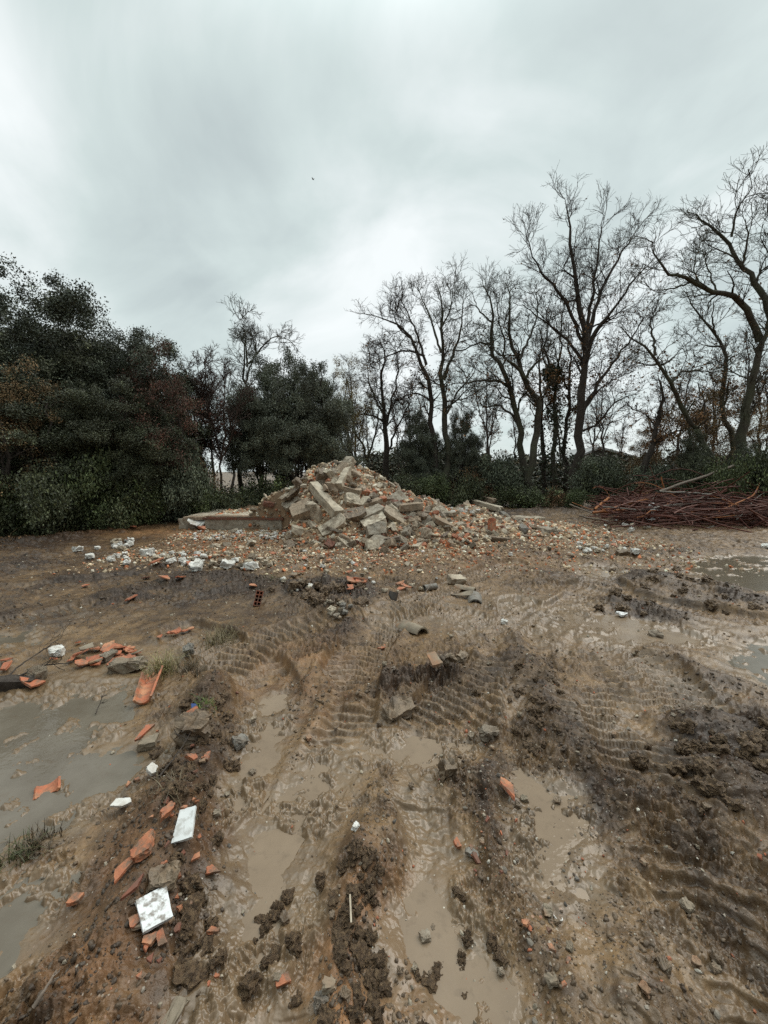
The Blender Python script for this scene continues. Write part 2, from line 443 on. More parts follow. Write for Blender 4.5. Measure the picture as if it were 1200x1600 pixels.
def hit(px, py):
    """the place on the ground or heap that is seen at this point of the photograph"""
    d = ray(px, py); x = d[0] * _T; y = d[1] * _T; z = CAM_H + d[2] * _T
    b = np.nonzero(z < surf_z(x, y))[0]
    i = b[0] if len(b) else len(_T) - 1
    return np.array([x[i], y[i], z[i]])


# ------------------------------------------------------------------ mesh helpers
def np_mesh(name, V, quads=None, tris=None, col=None, smooth=True, attr='tint'):
    me = bpy.data.meshes.new(name)
    V = np.asarray(V, np.float32).reshape(-1, 3)
    me.vertices.add(len(V)); me.vertices.foreach_set('co', V.ravel())
    idx = []; st = []; tot = 0
    if quads is not None and len(quads):
        q = np.asarray(quads, np.int32).reshape(-1, 4); idx.append(q.ravel()); st.append(np.arange(len(q)) * 4); tot = q.size
    if tris is not None and len(tris):
        t = np.asarray(tris, np.int32).reshape(-1, 3); idx.append(t.ravel()); st.append(tot + np.arange(len(t)) * 3)
    idx = np.concatenate(idx).astype(np.int32); st = np.concatenate(st).astype(np.int32)
    me.loops.add(len(idx)); me.loops.foreach_set('vertex_index', idx)
    me.polygons.add(len(st)); me.polygons.foreach_set('loop_start', st)
    me.update(calc_edges=True)
    me.polygons.foreach_set('use_smooth', np.full(len(st), bool(smooth)))
    if col is not None:
        a = me.attributes.new(attr, 'FLOAT_COLOR', 'POINT')
        c = np.asarray(col, np.float32)
        if c.shape[1] == 3: c = np.concatenate([c, np.ones((len(c), 1), np.float32)], 1)
        a.data.foreach_set('color', c.ravel())
    me.validate(); return me


def obj(name, me, mat=None, parent=None, loc=(0, 0, 0), rot=(0, 0, 0), scale=(1, 1, 1)):
    o = bpy.data.objects.new(name, me); COL.objects.link(o)
    if mat is not None and len(me.materials) == 0: me.materials.append(mat)
    o.location = loc; o.rotation_euler = rot; o.scale = scale
    if parent is not None: o.parent = parent
    return o


def empty(name, loc):
    o = bpy.data.objects.new(name, None); COL.objects.link(o); o.location = loc; o.empty_display_size = .2; return o


def tag(o, label=None, cat=None, group=None, kind=None):
    if label: o['label'] = label
    if cat: o['category'] = cat
    if group: o['group'] = group
    if kind or label: o['kind'] = kind or 'thing'
    return o


def rotmats(n, rs):
    q = rs.normal(size=(n, 4)); q /= np.linalg.norm(q, axis=1)[:, None]
    w, x, y, z = q.T
    return np.stack([1 - 2 * (y * y + z * z), 2 * (x * y - z * w), 2 * (x * z + y * w), 2 * (x * y + z * w), 1 - 2 * (x * x + z * z), 2 * (y * z - x * w), 2 * (x * z - y * w), 2 * (y * z + x * w), 1 - 2 * (x * x + y * y)], 1).reshape(n, 3, 3)


# ------------------------------------------------------------------ materials
class NB:
    """small node-building helper"""
    def __init__(s, name):
        s.mat = bpy.data.materials.new(name); s.mat.use_nodes = True
        s.nt = s.mat.node_tree; s.b = s.nt.nodes['Principled BSDF']
        s.tc = s.nt.nodes.new('ShaderNodeTexCoord')

    def n(s, t): return s.nt.nodes.new(t)
    def l(s, a, b): s.nt.links.new(a, b)

    def set(s, sock, v):
        if isinstance(v, (int, float)): sock.default_value = v
        elif isinstance(v, (tuple, list)): sock.default_value = tuple(v) + ((1,) if len(v) == 3 and sock.type == 'RGBA' else ())
        else: s.l(v, sock)

    def noise(s, scale, detail=4, rough=.55, vec=None, dist=0, out=0):
        n = s.n('ShaderNodeTexNoise'); n.inputs['Scale'].default_value = scale; n.inputs['Detail'].default_value = detail
        n.inputs['Roughness'].default_value = rough; n.inputs['Distortion'].default_value = dist
        s.l(vec if vec is not None else s.tc.outputs['Object'], n.inputs['Vector']); return n.outputs[out]

    def vor(s, scale, out=0, vec=None, feature='F1'):
        n = s.n('ShaderNodeTexVoronoi'); n.feature = feature; n.inputs['Scale'].default_value = scale
        s.l(vec if vec is not None else s.tc.outputs['Object'], n.inputs['Vector']); return n.outputs[out]

    def math(s, op, a, b=0.0, clamp=False):
        n = s.n('ShaderNodeMath'); n.operation = op; n.use_clamp = clamp; s.set(n.inputs[0], a); s.set(n.inputs[1], b); return n.outputs[0]

    def rng(s, v, a, b, c=0.0, d=1.0):
        n = s.n('ShaderNodeMapRange'); s.set(n.inputs[0], v)
        for i, q in enumerate((a, b, c, d)): s.set(n.inputs[i + 1], q)
        return n.outputs[0]

    def mix(s, f, a, b, mode='MIX'):
        n = s.n('ShaderNodeMix'); n.data_type = 'RGBA'; n.blend_type = mode
        s.set(n.inputs[0], f); s.set(n.inputs[6], a); s.set(n.inputs[7], b); return n.outputs[2]

    def ramp(s, f, stops):
        n = s.n('ShaderNodeValToRGB'); s.l(f, n.inputs[0]); e = n.color_ramp.elements
        while len(e) < len(stops): e.new(.5)
        for x, (p, c) in zip(e, stops): x.position = p; x.color = tuple(c) + (1,)
        return n.outputs[0]

    def bump(s, h, strength=.5, dist=.01, prev=None):
        n = s.n('ShaderNodeBump'); s.set(n.inputs['Strength'], strength); n.inputs['Distance'].default_value = dist
        s.l(h, n.inputs['Height'])
        if prev is not None: s.l(prev, n.inputs['Normal'])
        return n.outputs[0]

    def attr(s, name, out='Color'):
        n = s.n('ShaderNodeAttribute'); n.attribute_name = name; return n.outputs[out]

    def rand(s):
        return s.n('ShaderNodeObjectInfo').outputs['Random']

    def done(s, color, rough=.7, normal=None, spec=.5, **kw):
        s.set(s.b.inputs['Base Color'], color); s.set(s.b.inputs['Roughness'], rough)
        s.set(s.b.inputs['Specular IOR Level'], spec)
        if normal is not None: s.l(normal, s.b.inputs['Normal'])
        for k, v in kw.items(): s.set(s.b.inputs[k], v)
        return s.mat


def m_mud():
    k = NB('wet_mud')
    at_ = k.attr('soil'); sep = k.n('ShaderNodeSeparateColor'); k.l(at_, sep.inputs[0])
    dark, clay, dust = sep.outputs[0], sep.outputs[1], sep.outputs[2]
    wet = k.attr('soil', 'Alpha')
    big = k.noise(1.4, 6, .6); mid = k.noise(9, 5, .6); fine = k.noise(55, 4, .6); grit = k.noise(240, 2, .5)
    base = k.mix(k.rng(big, .35, .65), (.224, .138, .066), (.162, .100, .049))
    base = k.mix(k.rng(mid, .40, .68), base, (.092, .056, .030))
    f = k.math('ADD', k.math('MULTIPLY', dark, 1.0), k.math('MULTIPLY', k.math('SUBTRACT', k.noise(4.5, 5, .65), .5), 1.5), True)
    base = k.mix(f, base, (.036, .0205, .0115))
    base = k.mix(k.math('MULTIPLY', k.rng(fine, .5, .75), .5), base, (.060, .040, .025))
    base = k.mix(k.math('MULTIPLY', clay, k.rng(k.noise(7, 4), .3, .6)), base, (.265, .135, .062))
    # crumbs of plaster, brick and pebble trodden into the soil
    v = k.vor(34, 0); vc = k.vor(34, 1)
    crumbs = k.ramp(k.n('ShaderNodeSeparateColor').outputs[0], [(0, (.3, .3, .3)), (1, (.3, .3, .3))])
    s2 = k.n('ShaderNodeSeparateColor'); k.l(vc, s2.inputs[0])
    ccol = k.ramp(s2.outputs[0], [(0, (.50, .45, .38)), (.30, (.36, .30, .23)), (.55, (.34, .14, .08)), (.72, (.17, .14, .11)), (1, (.60, .57, .52))])
    thr = k.math('MULTIPLY', k.math('ADD', k.math('MULTIPLY', dust, 1.0), .06), .40)
    crumb = k.math('MULTIPLY', k.math('LESS_THAN', v, thr), k.math('LESS_THAN', s2.outputs[1], k.math('ADD', k.math('MULTIPLY', dust, .75), .16)))
    base = k.mix(k.math('MULTIPLY', crumb, .85), base, ccol)
    v2 = k.vor(95, 0); vc2 = k.vor(95, 1); s3 = k.n('ShaderNodeSeparateColor'); k.l(vc2, s3.inputs[0])
    c2 = k.math('MULTIPLY', k.math('LESS_THAN', v2, .30), k.math('LESS_THAN', s3.outputs[1], k.math('ADD', k.math('MULTIPLY', dust, .6), .10)))
    base = k.mix(k.math('MULTIPLY', c2, .6), base, k.ramp(s3.outputs[0], [(0, (.42, .37, .30)), (.5, (.24, .19, .15)), (.75, (.30, .15, .09)), (1, (.5, .46, .4))]))
    # smooth slurry is paler and even
    slur = k.mix(k.rng(k.noise(2.5, 4), .3, .7), (.205, .144, .088), (.142, .098, .059))
    base = k.mix(k.math('MULTIPLY', k.rng(wet, .25, .85), k.rng(k.noise(12, 4, .6), .25, .5, .25, .8)), base, slur)
    far = k.noise(30, 3)
    rough = k.rng(k.math('ADD', k.math('MULTIPLY', wet, .75), k.math('MULTIPLY', k.math('SUBTRACT', k.noise(6, 4), .5), .9)), 0, 1, .46, .16)
    st = k.rng(wet, 0, .9, 1.0, .18)
    nb = k.bump(fine, k.math('MULTIPLY', st, .6), .010)
    nb = k.bump(grit, k.math('MULTIPLY', st, .5), .003, nb)
    return k.done(base, rough, nb, k.rng(wet, 0, .5, .30, .5))


def m_water(name, c1, c2, rough):
    k = NB(name)
    col = k.mix(k.rng(k.noise(3, 5, .6), .35, .65), c1, c2)
    col = k.mix(k.math('MULTIPLY', k.rng(k.noise(22, 4, .65), .55, .72), .35), col, (.11, .08, .055))
    nb = k.bump(k.noise(26, 2), .10, .01)
    return k.done(col, rough, nb, .5, IOR=1.33)


def m_concrete(name, stops, rough=.85, bs=.5):
    k = NB(name); r = k.rand()
    vec = k.n('ShaderNodeVectorMath'); vec.operation = 'ADD'; k.l(k.tc.outputs['Object'], vec.inputs[0])
    cb = k.n('ShaderNodeCombineXYZ'); k.l(k.math('MULTIPLY', r, 37.0), cb.inputs[0]); k.l(k.math('MULTIPLY', r, 91.0), cb.inputs[1]); k.l(cb.outputs[0], vec.inputs[1])
    V = vec.outputs[0]
    col = k.ramp(r, stops)
    col = k.mix(k.math('MULTIPLY', k.rng(k.noise(5, 5, .65, V), .40, .62), .8), col, (.17, .125, .085))
    col = k.mix(k.math('MULTIPLY', k.rng(k.noise(22, 4, .6, V), .52, .7), .5), col, (.42, .37, .30))
    col = k.mix(k.math('MULTIPLY', k.rng(k.noise(2.2, 3, .6, V), .55, .72), .45), col, (.235, .135, .08))
    nb = k.bump(k.noise(40, 5, .65, V), bs, .02); nb = k.bump(k.noise(9, 4, .6, V), bs * .7, .06, nb)
    return k.done(col, rough, nb, .3)


def m_simple(name, c1, c2, scale=12, rough=.7, bs=.35, spec=.4, c3=None, dirt=.5, dirtc=(.13, .098, .07), dscale=7, vary=.0):
    k = NB(name)
    r = k.rand()
    vec = k.n('ShaderNodeVectorMath'); vec.operation = 'ADD'; k.l(k.tc.outputs['Object'], vec.inputs[0])
    cb = k.n('ShaderNodeCombineXYZ'); k.l(k.math('MULTIPLY', r, 37.0), cb.inputs[0]); k.l(k.math('MULTIPLY', r, 91.0), cb.inputs[2]); k.l(cb.outputs[0], vec.inputs[1])
    V = vec.outputs[0]
    col = k.mix(k.rng(k.noise(scale, 4, .6, V), .35, .65), c1, c2)
    if vary: col = k.mix(k.math('MULTIPLY', r, vary), col, c3)
    elif c3: col = k.mix(k.rng(k.noise(scale * .4, 3, .6, V), .5, .65), col, c3)
    if dirt: col = k.mix(k.math('MULTIPLY', k.rng(k.noise(dscale, 5, .65, V), .47, .60), dirt), col, dirtc)
    nb = k.bump(k.noise(scale * 4, 4, .6, V), bs, .01)
    return k.done(col, rough, nb, spec)


def m_tint(name, rough=.7, bs=.4, scale=40, spec=.35, dirt=.35):
    k = NB(name); col = k.attr('tint')
    col = k.mix(k.math('MULTIPLY', k.rng(k.noise(scale * .5, 4), .45, .7), dirt), col, (.10, .076, .056))
    return k.done(col, rough, k.bump(k.noise(scale, 4), bs, .01), spec)


def m_leaf(name, rough=.5, spec=.4, trans=.15):
    k = NB(name); col = k.attr('tint')
    return k.done(col, rough, None, spec)


def m_bark(name, c1, c2, moss=None):
    k = NB(name)
    mp = k.n('ShaderNodeMapping'); mp.inputs['Scale'].default_value = (1, 1, .25); k.l(k.tc.outputs['Object'], mp.inputs[0]); V = mp.outputs[0]
    n = k.noise(14, 6, .7, V)
    col = k.mix(k.rng(n, .35, .68), c1, c2)
    if moss: col = k.mix(k.math('MULTIPLY', k.rng(k.noise(1.3, 4), .45, .62), .7), col, moss)
    return k.done(col, .85, k.bump(n, .9, .05), .25)


MUD = m_mud()
WATER = {'tan': m_water('muddy_water', (.240, .178, .122), (.195, .143, .098), .05),
         'brown': m_water('brown_water', (.105, .083, .056), (.090, .070, .046), .22),
         'dark': m_water('dark_water', (.160, .138, .108), (.115, .096, .072), .04)}
CONC = m_concrete('broken_concrete', [(0, (.24, .21, .17)), (.22, (.38, .335, .27)), (.5, (.52, .45, .35)), (.75, (.31, .225, .155)), (1, (.66, .58, .455))])
STONE = m_concrete('field_stone', [(0, (.20, .16, .115)), (.4, (.30, .25, .185)), (.7, (.20, .165, .13)), (1, (.38, .33, .26))], .8, .7)
PLASTER = m_simple('plaster', (.72, .71, .68), (.60, .58, .53), 9, .75, .35, .3, dirt=.55, dirtc=(.30, .24, .18), dscale=6)
CREAM = m_simple('cream_render', (.52, .45, .35), (.42, .35, .26), 8, .8, .5, .3, dirt=.5)
BRICK = m_simple('fired_clay', (.44, .145, .068), (.36, .105, .052), 14, .62, .4, .4, c3=(.48, .235, .125), dirt=.75, dirtc=(.17, .115, .075), dscale=17)
BRICKD = m_simple('dark_brick', (.20, .075, .045), (.15, .06, .04), 14, .7, .4, .35, dirt=.6)
BRICKM = m_simple('muddy_clay', (.40, .15, .07), (.33, .11, .055), 20, .65, .4, .4, c3=(.46, .22, .12), dirt=.85, dirtc=(.14, .10, .068), dscale=26)
TILEG = m_simple('weathered_tile', (.27, .225, .165), (.20, .16, .115), 12, .75, .4, .35, c3=(.33, .17, .09), dirt=.5)
WHITE = m_simple('white_glaze', (.70, .71, .71), (.64, .65, .65), 6, .35, .12, .5, dirt=.9, dirtc=(.15, .12, .09), dscale=38)
WHITEC = m_simple('white_clean', (.68, .69, .68), (.62, .63, .62), 6, .4, .12, .5, dirt=.45, dirtc=(.22, .19, .15), dscale=30)
MUDDY = m_simple('mud_caked_stone', (.205, .145, .092), (.130, .092, .060), 14, .5, .8, .45, c3=(.25, .19, .13), dirt=.6, dirtc=(.065, .045, .03))
GREY = m_simple('grey_stone', (.22, .205, .18), (.165, .15, .13), 12, .6, .5, .4, dirt=.7, dscale=18)
RUST = m_simple('rusted_steel', (.118, .030, .018), (.055, .017, .012), 9, .6, .4, .4, c3=(.15, .050, .026), dirt=0, vary=.55)
RUSTO = m_simple('bright_rust', (.38, .15, .05), (.28, .095, .035), 9, .7, .4, .35, dirt=.3, dirtc=(.12, .05, .03))
STEELG = m_simple('grey_weathered_wood', (.20, .155, .12), (.13, .10, .08), 10, .7, .4, .35, dirt=.4)
CHIPS = m_tint('rubble_chips', .8, .5, 60, .3, .4)
CLODM = m_tint('mud_clod', .55, .8, 45, .45, .5)
LEAF = m_leaf('leaf', .48, .35)
LEAFD = m_leaf('dry_leaf', .7, .25)
BARK = m_bark('bark', (.085, .069, .057), (.040, .031, .026))
BARKM = m_bark('mossy_bark', (.098, .086, .066), (.046, .038, .030), (.085, .092, .055))
BARKR = m_bark('reddish_twig_bark', (.105, .072, .058), (.06, .042, .036))

# ------------------------------------------------------------------ ground sheet and water
nR, nA = len(RX), len(AX)
V = np.stack([_X, _Y, _H], 1)
V = np.concatenate([V, [[0, 0, 0.0]]])
i = np.arange(nR - 1)[:, None] * nA; j = np.arange(nA)[None, :]; j2 = (j + 1) % nA
Q = np.stack([i + j, i + j2, i + nA + j2, i + nA + j], -1).reshape(-1, 4)[:, ::-1]
jj = np.arange(nA); T = np.stack([np.full(nA, nR * nA), jj, (jj + 1) % nA], 1)[:, ::-1]
col = np.stack([_dk, _cl, _du, _we], 1); col = np.concatenate([col, [[.5, 0, 0, 0]]])
gme = np_mesh('ground', V, Q, T, col, True, 'soil')
tag(obj('ground', gme, MUD), kind='structure')
del V, Q, T, col, _aa, _rr


def build_puddles():
    for kind, P, lev in PUDDLES:
        c = P.mean(0); d = P - c; n = len(P)
        # grow the sheet a little so that its rim runs into the mud
        Pg = c + d * (1 + .14 / np.maximum(np.hypot(d[:, 0], d[:, 1]), .25))[:, None]
        me = bpy.data.meshes.new('puddle'); bm = bmesh.new()
        vs = [bm.verts.new((p[0], p[1], lev)) for p in Pg]
        f = bm.faces.new(vs); f.normal_update()
        if f.normal.z < 0: f.normal_flip()
        bmesh.ops.triangulate(bm, faces=bm.faces[:]); bm.to_mesh(me); bm.free()
        tag(obj('puddle', me, WATER[kind]), kind='structure')


build_puddles()
#@@PART2
# ------------------------------------------------------------------ trees: tools
def tubes(P, R, sides, rs=None, lump=0.0):
    """rings along n polylines of k points -> vertices, quads"""
    n, k, _ = P.shape
    T = np.gradient(P, axis=1); T /= np.linalg.norm(T, axis=2, keepdims=True) + 1e-9
    ref = np.where(np.abs(T[:, :1, 2:3]) < .92, np.array([0, 0, 1.0]), np.array([1.0, 0, 0]))
    ref = np.broadcast_to(ref, T.shape)
    A = np.cross(T, ref); A /= np.linalg.norm(A, axis=2, keepdims=True) + 1e-9
    B = np.cross(T, A)
    th = np.arange(sides) / sides * 2 * np.pi
    rad = R[:, :, None] * np.ones(sides)
    if lump and rs is not None:
        rad = rad * (1 + lump * rs.normal(size=(n, k, sides)))
    V = P[:, :, None, :] + rad[..., None] * (np.cos(th)[:, None] * A[:, :, None, :] + np.sin(th)[:, None] * B[:, :, None, :])
    idx = np.arange(n * k * sides).reshape(n, k, sides)
    a = idx[:, :-1]; b = idx[:, 1:]
    Q = np.stack([a, np.roll(a, -1, 2), np.roll(b, -1, 2), b], -1).reshape(-1, 4)
    return V.reshape(-1, 3), Q


def join(parts):
    V = []; Q = []; o = 0
    for v, q in parts:
        V.append(v); Q.append(q + o); o += len(v)
    return np.concatenate(V), np.concatenate(Q)


def resample(P, k, rs=None, jit=0.0):
    P = smooth_line3(P); d = np.r_[0, np.cumsum(np.linalg.norm(np.diff(P, axis=0), axis=1))]
    t = np.linspace(0, d[-1], k); O = np.stack([np.interp(t, d, P[:, i]) for i in range(3)], 1)
    if jit and rs is not None:
        O[1:-1] += rs.normal(size=(k - 2, 3)) * jit * d[-1] / k
    return O


def smooth_line3(P):
    P = np.asarray(P, float)
    for _ in range(2):
        Q = [P[0]]
        for a, b in zip(P[:-1], P[1:]): Q += [a * .75 + b * .25, a * .25 + b * .75]
        Q.append(P[-1]); P = np.array(Q)
    return P


def sprout(P, R, m, rs, length, ang=(.5, 1.1), k=6, t0=.2, wig=.3, up=.15, rr=.6, rmin=.004, tipbias=.8):
    n, kk, _ = P.shape
    t = t0 + (1 - t0) * rs.rand(n, m) ** tipbias; f = t * (kk - 1); i = np.clip(f.astype(int), 0, kk - 2); s = (f - i)[..., None]
    ar = np.arange(n)[:, None]
    a, b = P[ar, i], P[ar, i + 1]; pos = a * (1 - s) + b * s
    T = b - a; T /= np.linalg.norm(T, axis=2, keepdims=True) + 1e-9
    r = R[ar, i] * (1 - s[..., 0]) + R[ar, i + 1] * s[..., 0]
    v = rs.normal(size=T.shape); v -= (v * T).sum(2, keepdims=True) * T; v /= np.linalg.norm(v, axis=2, keepdims=True) + 1e-9
    an = rs.uniform(ang[0], ang[1], (n, m, 1))
    d = np.cos(an) * T + np.sin(an) * v; d[..., 2] += up; d /= np.linalg.norm(d, axis=2, keepdims=True)
    L = (np.asarray(length).reshape(-1, 1, 1) if np.ndim(length) else length) * rs.uniform(.55, 1.35, (n, m, 1)) * (1.12 - .5 * t[..., None])
    w = np.cumsum(rs.normal(size=(n, m, k - 1, 3)) * wig, axis=2); w[..., 2] += np.linspace(0, up * 1.2, k - 1)
    st = d[:, :, None, :] + w; st /= np.linalg.norm(st, axis=3, keepdims=True)
    pts = np.concatenate([pos[:, :, None, :], pos[:, :, None, :] + np.cumsum(st * L[:, :, None, :] / (k - 1), axis=2)], 2)
    rad = np.maximum((r * rr)[..., None] * np.linspace(1, .35, k), rmin)
    return pts.reshape(n * m, k, 3), rad.reshape(n * m, k)


def leaves_at(C, size, rs, base, var=.35, normal_up=.0, aspect=.55, hue=None):
    """one small folded leaf at each point; colours vary leaf by leaf"""
    n = len(C)
    M = rotmats(n, rs); s = (size * rs.uniform(.6, 1.4, n))[:, None, None]
    L = np.array([[0, -.5, 0], [aspect * .5, 0, .10], [0, .5, 0], [-aspect * .5, 0, .10]])
    V = C[:, None, :] + np.einsum('nij,kj->nki', M, L) * s
    Q = np.arange(n * 4).reshape(n, 4)
    c = np.asarray(base)[None, :] * np.exp(rs.normal(size=(n, 1)) * var)
    if hue is not None:
        f = (rs.rand(n, 1) < hue[1]) * rs.uniform(.4, 1, (n, 1)); c = c * (1 - f) + np.asarray(hue[0]) * f
    return V.reshape(-1, 3), Q, np.repeat(np.clip(c, 0, 1), 4, 0)


def clump_points(C, per, spread, rs):
    return np.repeat(C, per, 0) + np.clip(rs.normal(size=(len(C) * per, 3)), -1.55, 1.55) * np.repeat(spread, per)[:, None]


def bare_tree(base_px, Y, limbs, label, seed, r0=.26, gnarl=.3, dens=1.0, leaf=None, ivy=None, bark=None, twig=1.0, cat='tree', group=None, fine=True):
    """a leafless tree grown from limbs measured in the photograph; limbs spread in depth as well"""
    rs = np.random.RandomState(seed)
    b = at(base_px[0], base_px[1], Y); b[2] = float(surf_z(b[0], b[1])) - .12
    mains = []
    for lp, ra, rb, dy in limbs:
        n = len(lp); pts = [at(x, y + .045 * max(base_px[1] - y, 0), Y + dy * i / (n - 1)) for i, (x, y) in enumerate(lp)]
        if lp[0] == base_px: pts[0] = b
        mains.append((resample(np.array(pts), 16, rs, .05 + gnarl * .22), np.linspace(1, 0, 16)[:, None][:, 0] ** .8 * (ra - rb) * .84 + rb * .8))
    P0 = np.stack([m[0] for m in mains]) - b; R0 = np.stack([m[1] for m in mains])
    R0[0, 0] *= 1.35; R0[0, 1] *= 1.1
    ll = np.linalg.norm(np.diff(P0, axis=1), axis=2).sum(1).mean()
    H = max(P0[..., 2].max(), 3)
    tr = [tubes(P0, R0, 10, rs, .06)]
    # pieces of limb about two metres long carry the branches, so that long limbs carry more
    SP, SR, SG = [], [], []
    for li, (p, r) in enumerate(zip(P0, R0)):
        ln = np.linalg.norm(np.diff(p, axis=0), axis=1).sum(); t0 = .40 if li == 0 else .18
        ns = max(1, int(round(ln * (1 - t0) / (.13 * H))))
        for k_ in range(ns):
            tt = np.linspace(t0 + (1 - t0) * k_ / ns, t0 + (1 - t0) * (k_ + 1) / ns, 6) * 15; ii = np.minimum(tt.astype(int), 14); ss = (tt - ii)
            SP.append(p[ii] * (1 - ss[:, None]) + p[ii + 1] * ss[:, None]); SR.append(r[ii] * (1 - ss) + r[ii + 1] * ss); SG.append(1.28 - .85 * (t0 + (1 - t0) * (k_ + .5) / ns))
    SP = np.array(SP); SR = np.array(SR); SG = np.array(SG)
    P1, R1 = sprout(SP, SR, max(2, int(3 * dens)), rs, .135 * H * twig * SG, (.45, .95), 8, 0., .16 + gnarl * .28, .22, .42, .012, 1)
    tr.append(tubes(P1, R1, 6, rs, .05))
    cr = []
    P2, R2 = sprout(P1, R1, int(5.2 * dens), rs, .078 * H * twig, (.4, .95), 6, .15, .14 + gnarl * .22, .14, .55, .0075)
    cr.append(tubes(P2, R2, 4))
    P2b, R2b = sprout(SP, SR, int(3.6 * dens), rs, .07 * H * twig * SG, (.5, 1.1), 6, 0., .2, .15, .22, .007, 1)
    cr.append(tubes(P2b, R2b, 4)); P2 = np.concatenate([P2, P2b]); R2 = np.concatenate([R2, R2b])
    P3, R3 = sprout(P2, R2, 4, rs, .043 * H * twig, (.4, .95), 5, .12, .16 + gnarl * .15, .10, .65, .0055)
    cr.append(tubes(P3, R3, 3))
    if fine:
        P4, R4 = sprout(P3, R3, 3, rs, .024 * H * twig, (.4, .9), 4, .2, .18, .08, .75, .0042)
        cr.append(tubes(P4, R4, 3)); last = P4
    else: last = P3
    e = empty('leafless_tree', b); tag(e, label, cat, group)
    v, q = join(tr); obj('trunk', np_mesh('trunk', v, q), bark or BARK, e)
    v, q = join(cr); obj('crown', np_mesh('crown', v, q), bark or BARK, e)
    if leaf:
        n, colr = leaf; n = int(n * 1.7); z = last[:, -1, 2]
        w = np.clip(1.0 - z / H * 1.25, .004, 1); w /= w.sum()
        c = last[rs.choice(len(last), n, p=w), -1] + rs.normal(size=(n, 3)) * .05
        v, q, cc = leaves_at(c, .10, rs, colr, .35)
        obj('leaves', np_mesh('leaves', v, q, None, cc, False), LEAFD, e)
    if ivy:
        zmax, n, wdt = ivy; C = []
        for p, r in zip(P0, R0):
            m = p[:, 2] < zmax
            if m.sum() < 2: continue
            p = p[m]; t = rs.rand(n // len(P0)) * (len(p) - 1); i = np.minimum(t.astype(int), len(p) - 2); s = (t - i)[:, None]
            C.append(p[i] * (1 - s) + p[i + 1] * s)
        C = np.concatenate(C); C = C + rs.normal(size=C.shape) * wdt
        v, q, cc = leaves_at(C, .10, rs, (.030, .040, .018), .35, aspect=.8)
        obj('ivy', np_mesh('ivy', v, q, None, cc, False), LEAF, e)
    return e


def crown_mesh(blobs, n_cl, per, size, seed, base, var=.3, hue=None, spread=(.07, .16)):
    """foliage of many small leaves in clumps that fill lumpy, gappy blobs"""
    rs = np.random.RandomState(seed)
    B = np.array(blobs, float)             # cx cy cz rx ry rz
    w = (B[:, 3] * B[:, 4] * B[:, 5]) ** .7; w /= w.sum()
    ns = 26 * len(B)
    k = rs.choice(len(B), ns, p=w)
    d = rs.normal(size=(ns, 3)); d /= np.linalg.norm(d, axis=1)[:, None]
    S = B[k, :3] + d * B[k, 3:] * rs.uniform(.55, .98, (ns, 1))
    sr = B[k, 3:].mean(1) * rs.uniform(.20, .36, ns)
    i = rs.choice(ns, n_cl, p=sr ** 2 / (sr ** 2).sum())
    d = rs.normal(size=(n_cl, 3)); d[:, 2] = np.abs(d[:, 2]) * .9 - .25; d /= np.linalg.norm(d, axis=1)[:, None]
    C = S[i] + d * sr[i, None] * np.array([1.1, 1.1, .75]) * rs.uniform(.45, 1.0, (n_cl, 1))
    stone = np.exp(rs.normal(size=ns) * .25)[i]
    ok = C[:, 2] > .05; C = C[ok]; stone = stone[ok]
    keep = fbm(C[:, 0] * 1.1 + C[:, 1] * .7, C[:, 2] * 1.1 - C[:, 1] * .4, 2, seed % 50) > -.34
    C = C[keep]; stone = stone[keep]
    sp = rs.uniform(spread[0], spread[1], len(C))
    pts = clump_points(C, per, sp, rs)
    v, q, c = leaves_at(pts, size, rs, base, var, hue=hue)
    tone = np.repeat(np.exp(rs.normal(size=len(C)) * .2) * stone, per * 4)[:, None]
    return np_mesh('crown', v, q, None, np.clip(c * tone, 0, 1), False), C


def wood_mesh(blobs, seed, H, r0=.16, stems=1, sticks=70):
    rs = np.random.RandomState(seed); P = []; R = []
    B = np.array(blobs, float)
    for s in range(stems):
        a = np.array([rs.normal() * .25 * (stems > 1), rs.normal() * .25 * (stems > 1), -.15])
        top = B[rs.randint(len(B)), :3] * [.7, .7, 1]
        mid = (a + top) / 2 + rs.normal(size=3) * [.3, .3, .1]
        P.append(resample(np.array([a, mid, top]), 12, rs, .15)); R.append(np.linspace(r0, r0 * .3, 12))
    for b in B:
        P.append(resample(np.array([P[0][rs.randint(2, 6)], (P[0][6] + b[:3]) / 2 + rs.normal(size=3) * .3, b[:3] + rs.normal(size=3) * .3]), 12, rs, .15)); R.append(np.linspace(r0 * .5, r0 * .12, 12))
    P = np.array(P); R = np.array(R)
    P1, R1 = sprout(P, R, max(4, sticks // len(P)), rs, H * .2, (.4, 1.0), 6, .3, .3, .1, .45, .008)
    v, q = join([tubes(P, R, 8, rs, .06), tubes(P1, R1, 4)])
    return np_mesh('trunk', v, q)


